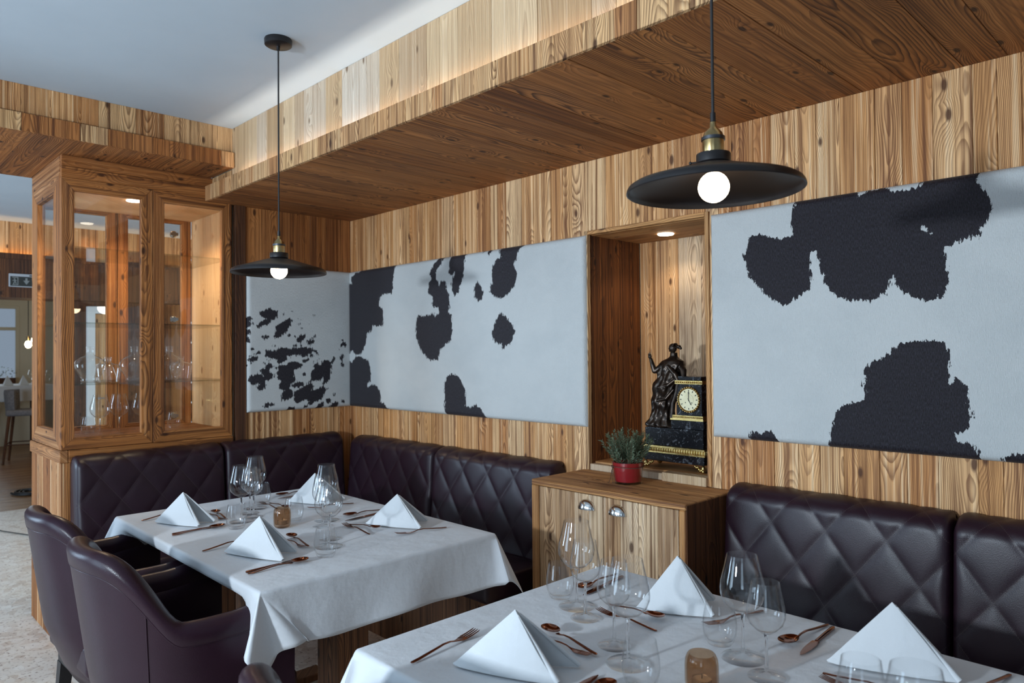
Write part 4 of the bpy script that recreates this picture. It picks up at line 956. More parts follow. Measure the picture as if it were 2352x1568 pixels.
# ------------------------------------------------------------------ armchairs
def armchair_proto():
    root = empty('leather_armchair')
    # plan path of the shell's centre line, from the front of the left arm round the back to the right arm
    half = [(.262, .19), (.262, .10), (.262, .02), (.262, -.03), (.260, -.06)]
    for k in range(1, 11):
        a = PI/2*k/10; half.append((.260*math.cos(a)**.95 if k < 10 else 0.0, -.06-.190*math.sin(a)))
    path = [(-x, y) for x, y in half]+[(x, y) for x, y in reversed(half[:-1])]
    pts = np.array(path); d = np.r_[0, np.cumsum(np.hypot(*np.diff(pts, axis=0).T))]
    N = 84; s = np.linspace(0, d[-1], N+1)
    X = np.interp(s, d, pts[:, 0]); Y = np.interp(s, d, pts[:, 1])
    for _ in range(6): X[1:-1] = (X[:-2]+2*X[1:-1]+X[2:])/4; Y[1:-1] = (Y[:-2]+2*Y[1:-1]+Y[2:])/4
    tx, ty = np.gradient(X), np.gradient(Y); ln = np.hypot(tx, ty); NX_, NY_ = -ty/ln, tx/ln     # inward or outward
    cx, cy = 0.0, -.02
    sg = np.sign(NX_*(X-cx)+NY_*(Y-cy)); NX_, NY_ = NX_*sg, NY_*sg                                # outward
    def top(y):
        t = np.clip((-.105-y)/.135, 0, 1); t = t*t*(3-2*t)
        return .700+.012*np.clip((y-.02)/.10, 0, 1)+.192*t
    TZ = top(Y); backw = np.clip((-.06-Y)/.2, 0, 1)
    half_t = .026
    outer_z = [.30, .34, .40, .48, .56, .63, .69, .74, .79, .84]
    def pos(i, off, z):
        lean = (z-.62)*(.13*backw[i]+.02)
        if z < .5: lean -= .26*backw[i]*(.5-z)
        return (X[i]+NX_[i]*(off+lean), Y[i]+NY_[i]*(off+lean), z)
    BAND = .030
    rows_o = []
    for i in range(N+1):
        t = TZ[i]; zz = [.30+(t-half_t-BAND-.30)*q for q in np.linspace(0, 1, 12)]
        col = [pos(i, half_t*.75 if j == 0 else half_t, z) for j, z in enumerate(zz)]
        rows_o.append(col)
    rows_b = []
    for i in range(N+1):
        t = TZ[i]; col = [pos(i, half_t+.0005, t-half_t-BAND), pos(i, half_t+.003, t-half_t-BAND+.004), pos(i, half_t+.003, t-half_t-.008)]
        for k in range(9):
            a = PI*k/8; col.append(pos(i, (half_t+.003)*math.cos(a), t-half_t+(half_t+.002)*math.sin(a)))
        col.append(pos(i, -half_t-.001, t-half_t-BAND)); rows_b.append(col)
    rows_i = []
    for i in range(N+1):
        t = TZ[i]; rows_i.append([pos(i, -half_t-.0, t-half_t-BAND+.002)]+[pos(i, -half_t-.006, t-half_t-BAND-.01+(.42-(t-half_t-BAND-.01))*q) for q in np.linspace(0, 1, 8)])
    def grid(rows, name, mat, capped=True):
        m = len(rows[0]); v = [p for c in rows for p in c]
        f = [(i*m+j, (i+1)*m+j, (i+1)*m+j+1, i*m+j+1) for i in range(len(rows)-1) for j in range(m-1)]
        return v, f
    mb = MB().add(*grid(rows_o, '', None)); 
    # front ends and underside of the shell
    for i in (0, N):
        co, ci = rows_o[i], list(reversed(rows_i[i]))
        mb.add(co+rows_b[i]+rows_i[i], [tuple(range(len(co)+len(rows_b[i])+len(rows_i[i])))])
    mb.add([rows_o[i][0] for i in range(N+1)]+[(p[0]*.6, p[1]*.6-.01, .30) for p in [rows_o[i][0] for i in range(N+1)]], [(i, i+1, N+2+i, N+1+i) for i in range(N)])
    mb.build('outer_shell', LEATHER_CH, root, 70)
    MB().add(*grid(rows_b, '', None)).build('top_band', LEATHER_CH, root, 80)
    MB().add(*grid(rows_i, '', None)).build('inner_back', LEATHER_CH, root, 80)
    MB().tube([rows_b[i][0] for i in range(N+1)], .0022, 6).build('piping', LEATHER_CH, root, 80)
    for tgt in (-.175, ):
        for side in (0, 1):
            idx = [i for i in range(N+1) if (X[i] < 0) == (side == 0)]
            i = min(idx, key=lambda q: abs(Y[q]-tgt))
            MB().tube([pos(i, half_t+.0005, z) for z in np.linspace(.31, TZ[i]-half_t-BAND, 14)], .0022, 6).build('seam_piping', LEATHER_CH, root, 80)
    MB().box(-.235, .235, -.20, .235, .36, .475).build('seat_cushion', LEATHER_CH, root, 50, bevel=.03, seg=4)
    MB().box(-.22, .22, -.17, .22, .30, .359).build('seat_frame', BLACKM, root)
    for x in (-.20, .20):
        for y, lean in ((-.15, -.03), (.17, .01)):
            MB().add([(x-.022, y-.022, .30), (x+.022, y-.022, .30), (x+.022, y+.022, .30), (x-.022, y+.022, .30),
                      (x*1.03-.014, y+lean-.014, 0), (x*1.03+.014, y+lean-.014, 0), (x*1.03+.014, y+lean+.014, 0), (x*1.03-.014, y+lean+.014, 0)],
                     [(0, 1, 2, 3), (7, 6, 5, 4), (0, 4, 5, 1), (1, 5, 6, 2), (2, 6, 7, 3), (3, 7, 4, 0)]).build('leg', BLACKM, root)
    return root
chair = armchair_proto()
chair.location = (-2.228, .815, 0); setp(chair, 'plum leather armchair at the corner table, farther from the display cabinet', 'armchair', 'leather armchairs')
c2 = copy_tree(chair); c2.location = (-2.835, .825, 0); c2.rotation_euler = (0, 0, .03); setp(c2, 'plum leather armchair at the corner table, next to the display cabinet', 'armchair', 'leather armchairs')
c3 = copy_tree(chair); c3.location = (-1.040, .795, 0); setp(c3, 'plum leather armchair at the table by the sideboard', 'armchair', 'leather armchairs')

# ------------------------------------------------------------------ mantel clock in the niche
def mat_marble():
    g = NT('black_veined_marble'); tc = g.n('ShaderNodeTexCoord')
    n = g.noise(tc.outputs['Object'], 38, 5, .7, 1.2); n2 = g.noise(tc.outputs['Object'], 90, 4, .7)
    c = g.mix(g.rng(n, .56, .70), (.010, .010, .012), (.16, .17, .19)); c = g.mix(g.rng(n2, .62, .72, 0, .8), c, (.42, .43, .44))
    g.set(col=c, rough=.14); return g.m
MARBLE = mat_marble(); GILT = noisy('gilt_bronze', (.52, .36, .12), (.68, .50, .21), 60, 3, .3, bump=.0008, metal=1.0)
BRONZE = noisy('dark_bronze', (.020, .014, .011), (.06, .040, .028), 45, 3, .26, metal=.7)
DIAL = noisy('gilt_dial', (.50, .42, .25), (.60, .52, .34), 12, 2, .36, metal=.6)
BLACKP = plain('black_paint', (.01, .01, .01), .5)
ck = thing('mantel_clock', 'black marble mantel clock with gilt dial and bands, in the niche', 'clock')
MB().box(-1.80, -1.512, 2.532, 2.665, .950, .984).build('plinth', MARBLE, ck, bevel=.003)
MB().box(-1.795, -1.517, 2.536, 2.66, 1.014, 1.088).build('pedestal_block', MARBLE, ck, bevel=.003)
gb = MB().box(-1.806, -1.506, 2.526, 2.67, .9845, .990).box(-1.803, -1.509, 2.529, 2.667, 1.006, 1.0135)
for i in range(26):
    x = -1.797+.0115*i; gb.tube([(x, 2.532, .990), (x, 2.530, .998), (x, 2.533, 1.006)], .0052, 6, cap=False)
for i in range(10):
    y = 2.54+.0125*i; gb.tube([(-1.512, y, .990), (-1.510, y, .998), (-1.513, y, 1.006)], .0052, 6, cap=False)
gb.box(-1.80, -1.512, 2.533, 2.664, .989, 1.007).build('fluted_band', GILT, ck, 40)
MB().box(-1.672, -1.520, 2.545, 2.655, 1.0885, 1.124).build('upper_step', MARBLE, ck, bevel=.002)
g2 = MB().box(-1.672, -1.519, 2.540, 2.66, 1.1245, 1.131).box(-1.665, -1.524, 2.546, 2.655, 1.131, 1.144)
for i in range(22): g2.ball((-1.661+.0063*i, 2.545, 1.1375), .0036, 6, 5)
g2.build('gilt_band', GILT, ck, 40)
MB().box(-1.648, -1.530, 2.550, 2.65, 1.1445, 1.272).build('clock_case', MARBLE, ck, bevel=.002)
g3 = MB().box(-1.652, -1.526, 2.546, 2.654, 1.2725, 1.286)
for i in range(13): g3.ball((-1.647+.0096*i, 2.545, 1.279), .0046, 8, 6)
g3.build('gilt_band', GILT, ck, 40)
MB().box(-1.643, -1.534, 2.552, 2.648, 1.2865, 1.303).build('cap', MARBLE, ck, bevel=.003)
dc = Vector((-1.589, 2.549, 1.209))
bz = MB().lathe([(.044, -.001), (.046, .004), (.049, .0055), (.052, .003), (.0535, -.001)], 40)
for k in range(30):
    a = 2*PI*k/30; bz.ball((.0500*math.cos(a), .0500*math.sin(a), .003), .0044, 6, 5)
b_ = bz.build('bezel', GILT, ck, 50); b_.location = dc; b_.rotation_euler = (PI/2, 0, 0)
d_ = MB().lathe([(.0001, .0015), (.022, .0015), (.0225, .001), (.0445, .0008), (.0445, -.001)], 40).build('dial', DIAL, ck, 30); d_.location = dc; d_.rotation_euler = (PI/2, 0, 0)
for k in range(12):
    a = PI/2-2*PI*k/12; c, s = math.cos(a), math.sin(a)
    m_ = MB().add([(p*c-q*s, p*s+q*c, h) for h in (.0008, .0014) for p, q in ((.033, -.0014), (.040, -.0022), (.040, .0022), (.033, .0014))],
                  [(0, 3, 2, 1), (4, 5, 6, 7), (0, 1, 5, 4), (1, 2, 6, 5), (2, 3, 7, 6), (3, 0, 4, 7)]).build('numeral', BLACKP, d_)
for x in (-.0145, .0145):
    h_ = MB().lathe([(.0001, .0018), (.0024, .0018), (.0026, .001)], 10).build('winding_hole', BLACKP, d_); h_.location = (x, -.012, .0)
def hand(a, ln, nm):
    c, s = math.cos(a), math.sin(a)
    MB().add([(p*c-q*s, p*s+q*c, h) for h in (.0022, .003) for p, q in ((-.006, -.001), (ln*.7, -.0014), (ln*.8, -.0026), (ln, 0), (ln*.8, .0026), (ln*.7, .0014), (-.006, .001))],
             [tuple(range(7))[::-1], tuple(range(7, 14))]+[(i, (i+1) % 7, 7+(i+1) % 7, 7+i) for i in range(7)]).build(nm, BLACKP, d_)
hand(PI/2, .035, 'minute_hand'); hand(PI/2-2*PI*5/12, .025, 'hour_hand')
for x, sg in ((-1.515, -1), (-1.797, 1)):
    f_ = MB()
    for k in range(7):
        f_.ball((x+sg*(.004+.006*k), 2.535, .9265+.020*(k/6.0)**1.3+.003*math.sin(k*2)), .0078-.0004*k, 8, 6, (1, .8, 1))
    f_.ball((x+sg*.004, 2.537, .9375), .011, 8, 6, (.8, .8, 1.2))
    f_.build('scroll_foot', GILT, ck, 60)
    MB().ball((x+sg*.004, 2.64, .935), .014, 10, 8, (.9, .9, 1.05)).build('scroll_foot', GILT, ck, 60)

# bronze woman leaning on the clock
st = thing('bronze_statuette', 'dark bronze statuette of a robed woman with raised hand, on the clock base', 'statuette', (-1.724, 2.590, 1.0885)); st.scale = (1.12, 1.05, 1.0)
rings = [(0, -.020, .058, .040), (.010, -.024, .056, .040), (.03, -.020, .044, .036), (.07, -.014, .037, .033), (.11, -.010, .039, .034), (.15, -.004, .043, .036), (.185, .005, .043, .035),
         (.215, .013, .039, .031), (.24, .020, .044, .033), (.262, .027, .047, .031), (.278, .031, .038, .026), (.288, .034, .020, .018), (.296, .036, .0125, .0125), (.312, .036, .0115, .0115)]
mb = MB(); n = 56; vs = []; fs = []
zs = np.linspace(0, .312, 90); R = np.array(rings)
for z in zs:
    cx_ = np.interp(z, R[:, 0], R[:, 1]); rx = np.interp(z, R[:, 0], R[:, 2]); ry = np.interp(z, R[:, 0], R[:, 3])
    w_ = np.clip((.275-z)/.03, 0, 1)
    for k in range(n):
        a = 2*PI*k/n
        fold = .085*math.sin(8*a+z*34)+.05*math.sin(13*a-z*60+1)+.04*math.sin(5*a+z*90)
        fold += .09*math.sin(z*95+2.2*math.cos(a-.6))*np.clip((z-.05)/.05, 0, 1)*np.clip((.25-z)/.05, 0, 1)
        q = 1+fold*w_*.8
        vs.append((cx_+rx*1.16*q*math.cos(a), ry*1.16*q*math.sin(a), z))
for i in range(len(zs)-1):
    for k in range(n): fs.append((i*n+k, i*n+(k+1) % n, (i+1)*n+(k+1) % n, (i+1)*n+k))
fs.append(tuple(reversed(range(n)))); fs.append(tuple(range((len(zs)-1)*n, len(zs)*n)))
mb.add(vs, fs)
mb.ball((.032, 0, .331), .0165, 16, 12, (1.0, .86, 1.22))                    # head, turned to -x
mb.ball((.0165, 0, .329), .0035, 8, 6, (1.2, .8, 1.4)).ball((.019, 0, .319), .004, 8, 6) # nose, chin, brow
for k in range(12):                                                          # waved hair and bun
    a = PI*k/11; mb.ball((.040+.004*math.sin(a), .0125*math.cos(a), .343+.005*math.sin(a)), .0050, 8, 6)
mb.ball((.058, 0, .336), .0092, 10, 8).ball((.066, 0, .330), .006, 8, 6).tube([(.05, 0, .338), (.058, 0, .336)], .005, 8)
mb.tube([(.000, -.012, .262), (-.017, -.026, .244), (-.030, -.032, .232)], [.014, .0125, .0105], 10).ball((-.030, -.032, .232), .0088, 8, 6)
mb.tube([(-.030, -.032, .232), (-.038, -.034, .262), (-.046, -.034, .288)], [.0105, .0092, .0066], 10)
mb.ball((-.049, -.034, .2965), .0090, 10, 8, (.9, .7, 1.1))                 # hand, finger raised
for k, (dx, dz) in enumerate(((-.0075, .0105), (-.0035, .0125), (.001, .0185), (.0045, .010))): mb.tube([(-.049+dx*.5, -.034, .300), (-.049+dx, -.0355, .297+dz)], [.0026, .0021], 6)
mb.tube([(-.045, -.036, .293), (-.040, -.039, .300)], [.0026, .002], 6)
mb.tube([(.062, -.004, .262), (.082, -.010, .238), (.088, -.018, .205), (.066, -.032, .182)], [.0145, .0135, .0115, .008], 10)
mb.tube([(.004, -.018, .270), (.030, -.030, .255), (.060, -.034, .225), (.074, -.030, .190), (.066, -.030, .15), (.050, -.032, .10), (.044, -.032, .04)], [.007, .009, .010, .011, .010, .009, .010], 10)
mb.tube([(-.034, -.010, .19), (-.010, -.036, .165), (.030, -.036, .175), (.060, -.024, .205)], [.006, .008, .008, .006], 8)
mb.tube([(-.036, -.012, .145), (-.012, -.038, .110), (.022, -.038, .120), (.050, -.026, .16)], [.005, .007, .007, .005], 8)
body = mb.build('figure', BRONZE, st, 180)
rm = body.modifiers.new('one_surface', 'REMESH'); rm.mode = 'VOXEL'; rm.voxel_size = .0016; rm.use_smooth_shade = True
sm = body.modifiers.new('soft', 'SMOOTH'); sm.factor = .5; sm.iterations = 2
MB().lathe([(.0001, 0), (.056, 0), (.058, .002), (.056, .005), (.0001, .005)], 32).build('ground_disc', BRONZE, st, 40).location = (-.020, 0, -.0)

# ------------------------------------------------------------------ rosemary in a red pot
pl = thing('potted_rosemary', 'rosemary plant in a glossy red pot tied with brown twine, on the sideboard', 'potted plant', (-1.73, 2.325, .885))
RED = plain('red_glaze', (.30, .010, .018), .18, coat=.5)
MB().lathe([(.0001, .008), (.050, .008), (.053, .010), (.0615, .084), (.060, .0845), (.058, .080), (.0001, .078)], 36).build('pot', RED, pl, 40)
MB().lathe([(.0001, 0), (.051, 0), (.0545, .002), (.0555, .012), (.0640, .086), (.0633, .0865), (.0549, .012), (.052, .0068), (.0001, .0065)], 36).build('glass_sleeve', PANE, pl, 40)
MB().lathe([(.0001, .079), (.058, .0785)], 20).build('soil', plain('soil', (.03, .02, .013), .9), pl)
TW = noisy('brown_twine', (.06, .025, .015), (.12, .055, .03), 120, 2, .8)
tw = MB()
tw.tube([(.0645*math.cos(a), .0645*math.sin(a), .068+.0015*math.sin(3*a)) for a in np.linspace(0, 2*PI, 40)], .0016, 6)
ka = -2.05
kp = Vector((.0655*math.cos(ka), .0655*math.sin(ka), .067)); tw.ball(kp, .005, 8, 6)
for dx, dz in ((-.012, -.072), (.012, -.060), (.002, -.085)):
    tw.tube([kp, kp+Vector((dx*.2, -.006, dz*.25)), kp+Vector((dx*.7, -.002, dz*.6)), kp+Vector((dx*1.6, -.004, max(-.0655, dz)))], .0012, 5)
tw.build('twine', TW, pl, 60)
LEAF = noisy('rosemary_green', (.055, .095, .050), (.20, .25, .15), 90, 2, .6)
lf = MB(); stm = MB(); rs = np.random.RandomState(3)
for i in range(70):
    a = rs.uniform(0, 2*PI); rad = .045*math.sqrt(rs.uniform(0, 1)); ln = rs.uniform(.07, .135)*(1.05-.25*rad/.045)
    out = rs.uniform(.15, .95)*(.35+rad/.045*.75)
    p0 = Vector((rad*math.cos(a), rad*math.sin(a), .078)); dr = Vector((math.cos(a)*out, math.sin(a)*out, 1)).normalized()
    crv = Vector((rs.uniform(-.2, .2), rs.uniform(-.2, .2), .25))
    pts = [p0+dr*(ln*t)+crv*(ln*t*t*.35) for t in np.linspace(0, 1, 7)]
    stm.tube(pts, [.0013, .0013, .0012, .0011, .001, .0009, .0006], 5)
    for t in np.linspace(.12, 1, int(ln/.0034)):
        c = p0+dr*(ln*t)+crv*(ln*t*t*.35)
        for _ in range(2):
            b = rs.uniform(0, 2*PI); l_ = rs.uniform(.014, .024)*(1.1-.35*t)
            side = Vector((math.cos(b), math.sin(b), 0)); side = (side-dr*side.dot(dr)).normalized()
            tip = c+(side*.75+dr*.75).normalized()*l_; md = (c+tip)/2+Vector((0, 0, .0012)); wv = side.cross(dr).normalized()*.0015
            lf.add([c, md+wv, tip, md-wv], [(0, 1, 2, 3)])
lf.build('leaves', LEAF, pl); setp(stm.build('stems', plain('rosemary_stem', (.10, .075, .04), .8), pl, 60))

# ------------------------------------------------------------------ glassware in the cabinet
def carafe(label, y, x, out, th=.0022):
    t = thing('glass_carafe', label, 'carafe', (x, y, 1.2685))
    inn = [(max(.0001, r-th), z+(th if i < 2 else 0)) for i, (r, z) in enumerate(out)]
    inn[0] = (.0001, th*2)
    MB().lathe(out+[(out[-1][0]-th/2, out[-1][1]+.0006)]+inn[::-1], 36).build('glass_body', THIN, t, 60)
    return t
RND = [(.0001, 0), (.040, 0), (.044, .004), (.040, .014), (.052, .035), (.070, .065), (.0745, .088), (.068, .110), (.048, .128), (.026, .138), (.019, .146), (.0185, .165), (.0205, .186)]
BELL = [(.0001, 0), (.046, 0), (.050, .003), (.054, .03), (.058, .07), (.056, .082), (.045, .092), (.024, .097), (.017, .102), (.017, .118), (.019, .13)]
DUCK = [(.0001, 0), (.052, 0), (.060, .004), (.056, .025), (.045, .060), (.035, .090), (.026, .105), (.024, .118), (.028, .13)]
carafe('round-bellied glass carafe on the cabinet shelf, nearest the glazed side', 1.055, -4.28, RND)
carafe('round-bellied glass carafe on the cabinet shelf, behind the meeting door stiles', 1.262, -4.25, RND)
carafe('round-bellied glass carafe on the cabinet shelf, beside the squat decanter', 1.435, -4.22, RND)
carafe('squat shouldered glass decanter on the cabinet shelf, nearest the bright inner side', 1.535, -4.33, BELL)
carafe('flared glass decanter on the cabinet shelf, in front of the first round carafe', 1.095, -4.108, BELL)
carafe('conical glass decanter on the cabinet shelf, by the back doors', 1.165, -4.42, DUCK)
for (x, y), lb in (((-4.19, 1.078), 'nearest the glazed side'), ((-4.22, 1.178), 'middle of the front three'), ((-4.19, 1.280), 'behind the meeting door stiles'), ((-4.45, .965), 'alone in the back corner'), ((-4.45, 1.40), 'behind the second door')):
    put(GL_BIG, 'large wine glass on the cabinet floor, '+lb, 'wine glass', x, y, .9855)
for (x, y), lb in (((-4.42, 1.08), 'behind the first wine glass'), ((-4.40, 1.52), 'near the bright inner side')):
    put(TUMB, 'small tumbler on the cabinet floor, '+lb, 'tumbler', x, y, .9855)

# ------------------------------------------------------------------ the rooms beyond
wf = structure('wall_far', MB().box(-13.75, -13.6, -2.5, 1.0, 0, 2.83).box(-13.75, -13.6, 2.36, 4.0, 0, 2.83).box(-13.75, -13.6, 1.0, 2.36, 0, .98).box(-13.75, -13.6, 1.0, 2.36, 2.20, 2.83), CREAM)
structure('wall_side', MB().box(-13.7, XW-.06, 4.0, 4.1, 0, 2.83), CREAM)
ww = window('x', -13.62, 1.0, 2.36, .98, 2.20, True, CREAM)
hd = structure('trim_2', MB().box(-7.9, -7.66, -2.5, 4.0, 1.92, 2.75), W_CHAR)
for a, b in widths(-.5, 3.98, .12, .22):
    plank('valance_board', W_WALL, hd, -7.6595, -7.645, a, b-.001, 2.30, ZC)
    plank('beam_board', W_CHAR, hd, -7.6595, -7.56, a, b-.001, 1.92, 2.26)
MB().box(-7.575, -7.56, -.5, 3.9, 2.2605, 2.31).build('cove_edge', W_CHAR, hd)
MB().box(-7.62, -7.60, -.4, 3.8, 2.262, 2.268).build('led_strip', mat_emit('warm_led', (1, .62, .25), 22), hd)
# dark panelled wall with a white door frame, seen through the cabinet glass
wd = structure('wall_panelled', MB().box(-7.9, -7.70, 1.78, 4.0, 0, 1.92), W_CHAR)
for a, b in widths(1.78, 3.98, .1, .17): plank('plank', W_WALLD if 2.5 < a else W_CHAR, wd, -7.70, -7.685, a, b-.001, 0, 1.919)
dr_ = structure('door_1', MB().box(-7.684, -7.66, 1.93, 2.06, .02, 1.80), wood('door_wood', 'z', TAN, ring=70, contrast=.5))
MB().box(-7.684, -7.63, 1.86, 1.925, 0, 1.87).box(-7.684, -7.63, 2.065, 2.15, 0, 1.87).box(-7.684, -7.63, 1.925, 2.065, 1.805, 1.87).build('door_frame', WHITE, dr_, bevel=.003)
MB().tube([(-7.655, 1.95, 1.0), (-7.62, 1.95, 1.0), (-7.62, 2.0, 1.0)], .008, 8).build('door_handle', CHROME, dr_, 60)
structure('trim_3', MB().box(-7.684, -7.60, 2.42, 2.50, 0, 1.90), WHITE, bevel=.003)

rk = thing('wine_rack', 'tall wooden wine rack against the panelled wall, seen through the second cabinet door', 'wine rack')
for y in (2.62, 2.98): MB().box(-7.68, -7.40, y, y+.02, 0, 1.9).build('upright', W_CABZ, rk)
for i in range(9): MB().box(-7.68, -7.40, 2.6405, 2.9795, .12+.2*i, .135+.2*i).build('shelf', WHITE, rk)
BOT = mat_glass('dark_bottle_glass', (.03, .05, .03))
BOT2 = plain('dark_bottle', (.012, .014, .012), .12)
for i in range(8):
    for j in range(3):
        b = MB().lathe([(.0001, 0), (.036, 0), (.038, .003), (.038, .17), (.030, .20), (.015, .225), (.0145, .27), (.016, .275), (.0001, .276)], 14)
        o = b.build('wine_bottle', BOT2, None, 50); o.location = (-7.66, 2.70+.105*j, .1735+.2*i); o.rotation_euler = (0, PI/2, 0)
        setp(o, 'dark wine bottle lying in the wine rack', 'bottle', 'bottles in the wine rack')

bl = thing('bowl_lamp', 'white glass bowl pendant lamp glowing behind the cabinet', 'lamp', (-6.5, 1.725, 1.74))
MB().lathe([(.0001, 0), (.03, .004), (.055, .018), (.068, .04), (.07, .06), (.066, .06), (.0001, .058)], 24).build('bowl', mat_emit('lit_opal_glass', (1, .90, .74), 2.2), bl, 60)
MB().tube([(0, 0, .06), (0, 0, ZC-1.74)], .003, 6).build('cord', CORD, bl); MB().lathe([(.0001, .86), (.05, .86), (.05, .84), (.0001, .84)], 16).build('canopy', WHITE, bl)

ex = thing('exit_sign', 'dark emergency exit sign with running figure and down arrow on the beam', 'sign', (-7.5595, 1.322, 2.072))
MB().box(0, .02, -.092, .092, -.058, .058).build('housing', plain('sign_grey', (.42, .43, .45), .4), ex, bevel=.003)
MB().box(.0202, .0215, -.083, .083, -.050, .034).build('face', plain('sign_face', (.035, .038, .036), .3), ex)
SG = plain('sign_mark', (.22, .23, .22), .5)
MB().prism([(.012, .0), (.028, .0), (.028, .022), (.044, .022), (.044, .0), (.060, .0), (.036, -.036)], .0216, .0224, 'x').build('arrow', SG, ex)
MB().prism([(-.068, -.042), (-.024, -.042), (-.024, .028), (-.068, .028), (-.068, .022), (-.030, .022), (-.030, -.036), (-.068, -.036)], .0216, .0224, 'x').build('door_mark', SG, ex)
rf = MB().prism([(-.052+.0055*math.cos(a), .012+.0055*math.sin(a)) for a in np.linspace(0, 2*PI, 12, endpoint=False)], .0216, .0224, 'x')
for pl_ in ([(-.056, .004), (-.046, .006), (-.044, -.012), (-.054, -.014)], [(-.054, -.012), (-.048, -.012), (-.056, -.036), (-.064, -.032)], [(-.050, -.012), (-.044, -.012), (-.036, -.028), (-.042, -.034)], [(-.046, .006), (-.036, -.004), (-.038, -.009), (-.048, .0)], [(-.056, .004), (-.068, -.002), (-.066, -.007), (-.054, -.002)]):
    rf.prism(pl_, .0216, .0224, 'x')
rf.build('running_figure', SG, ex)
MB().box(.0202, .0212, .058, .080, .040, .050).build('brand_tab', BLACKP, ex)

def far_stool(label, x, y, rz):
    t = thing('bar_stool', label, 'stool', (x, y, 0), rz)
    FAB = noisy('grey_fabric', (.17, .16, .17), (.24, .23, .24), 40, 3, .9)
    MB().box(-.21, .21, -.2, .2, .62, .70).build('seat', FAB, t, 40, bevel=.03, seg=3)
    m = MB(); v = []; f = []
    for i in range(13):
        a = PI*(i/12-.5)*.75
        for k, (z, rr_) in enumerate(((.66, .20), (.78, .215), (.92, .225), (.96, .22), (.96, .19), (.92, .185), (.78, .175), (.66, .165))):
            v.append((math.sin(a)*rr_, -.02-math.cos(a)*rr_*1.0, z))
    for i in range(12):
        for k in range(8): f.append((i*8+k, i*8+(k+1) % 8, (i+1)*8+(k+1) % 8, (i+1)*8+k))
    f.append(tuple(range(8))); f.append(tuple(range(96, 104))); m.add(v, f).build('backrest', FAB, t, 50)
    for sx in (-1, 1):
        for sy in (-1, 1): MB().tube([(sx*.17, sy*.16, .63), (sx*.23, sy*.22, 0)], [.02, .014], 8).build('leg', W_CHAR, t, 60)
    fr_ = MB()
    q = [(-.215, -.205), (.215, -.205), (.215, .205), (-.215, .205)]
    for a, b in zip(q, q[1:]+q[:1]): fr_.tube([(*a, .25), (*b, .25)], .009, 6)
    fr_.build('foot_rail', W_CHAR, t, 60)
far_stool('grey upholstered bar stool beside the high table in the far room', -11.4, 2.05, -.3)
far_stool('grey upholstered bar stool partly behind the high table in the far room', -12.35, 1.45, .9)
ft = thing('high_table', 'high dining table in the far room beside the window', 'table', (-12.4, 2.35, 0))
MB().box(-.5, .5, -.55, .75, .955, .985).build('tabletop', W_PED, ft); MB().box(-.06, .06, -.06, .26, .0, .955).build('pedestal', W_CHAR, ft)
fc = MB(); fc.box(-.51, .51, -.56, .76, .986, .990)
fc.box(.506, .51, -.56, .76, .78, .986).box(-.51, .51, -.56, -.556, .74, .986)
o = fc.build('tablecloth', LINEN, None, bevel=.0015, seg=1); o.location = (-12.4, 2.35, 0); setp(o, 'white tablecloth on the high table in the far room', 'tablecloth')
for i, (x, y) in enumerate(((-12.25, 1.98), (-12.2, 2.16))):
    n_ = MB().add([(-.07, -.05, 0), (.07, -.05, 0), (.05, .07, 0), (-.05, .07, 0), (0, 0, .15)], [(0, 1, 4), (1, 2, 4), (2, 3, 4), (3, 0, 4), (3, 2, 1, 0)]).build('folded_napkin', NAPK, None, bevel=.004)
    n_.location = (x, y, .9905); setp(n_, 'white peaked napkin on the high table in the far room', 'napkin', 'napkins on the high table')
for i, (x, y) in enumerate(((-12.3, 2.28), (-12.1, 2.33), (-12.35, 2.42), (-12.05, 2.45))):
    put(GL_BIG, 'wine glass on the high table in the far room', 'wine glass', x, y, .9905, 0, 'glasses on the high table')
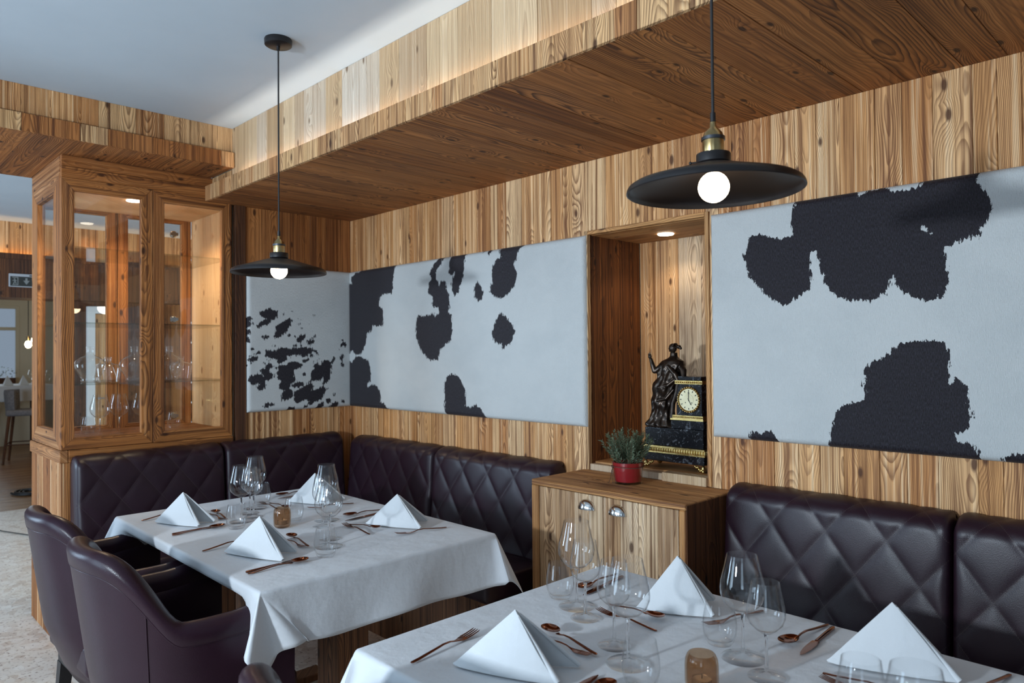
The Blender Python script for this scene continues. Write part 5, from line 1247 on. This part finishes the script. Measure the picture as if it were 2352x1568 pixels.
for i, (x, y, z) in enumerate(((-10.3, 1.875, 1.545), (-10.0, 1.885, 1.59))):
    t = thing('bulb_pendant', ('lower' if i == 0 else 'higher')+' of two bare glowing bulbs hanging in the far room', 'lamp', (x, y, z), 0, 'bare bulbs in the far room')
    MB().ball((0, 0, 0), .035, 14, 10, (1, 1, 1.25)).build('bulb', BULB2, t, 80); MB().lathe([(.0001, .04), (.016, .04), (.018, .06), (.014, .10), (.0001, .105)], 12).build('socket', BRASS, t, 50)
    MB().tube([(0, 0, .1), (0, 0, 2.75-z)], .004, 6).build('cord', CORD, t)
fb = thing('window_plant', 'dark bushy plant in a box on the far window sill', 'plant', (-13.45, 1.85, .98))
MB().box(-.08, .08, -.6, .42, 0, .09).build('planter', W_CHAR, fb)
lv = MB()
for i in range(420):
    c = Vector((rs.uniform(-.09, .09), rs.uniform(-.6, .42), .09+.16*rs.uniform(0, 1)**1.4)); a = rs.uniform(0, 6.28); l_ = .035
    dv = Vector((math.cos(a), math.sin(a), rs.uniform(-.3, .9))).normalized()*l_; sv = dv.cross(Vector((0, 0, 1))).normalized()*.014
    lv.add([c, c+dv*.5+sv, c+dv, c+dv*.5-sv], [(0, 1, 2, 3)])
lv.build('foliage', noisy('dark_leaf', (.02, .035, .015), (.05, .08, .03), 20, 2, .6), fb)
cb = MB().tube([(-8.75+.16*math.sin(t*1.7)*(.6+.04*t), 1.63+.10*math.cos(t*1.7)*(.6+.05*t)-.004*t, .012+.006*(t > 6)) for t in np.linspace(0, 13, 90)], .012, 6)
setp(cb.build('cable_coil', plain('black_rubber', (.02, .018, .018), .6), None, 60), 'black cable coiled on the floor by the doorway', 'cable')
cb2 = MB().tube([(-6.0, 1.32, .006), (-6.3, 1.23, .006), (-6.6, 1.26, .006), (-7.0, 1.10, .006), (-7.4, 1.0, .006)], .004, 6)
setp(cb2.build('thin_cable', plain('black_rubber_thin', (.03, .028, .028), .6), None, 60), 'thin black cable lying across the stone floor', 'cable')

for pr in (GL_BIG, GL_SM, TUMB, VOT, *CUT.values()):
    for ch in list(pr.children): bpy.data.objects.remove(ch)
    bpy.data.objects.remove(pr)
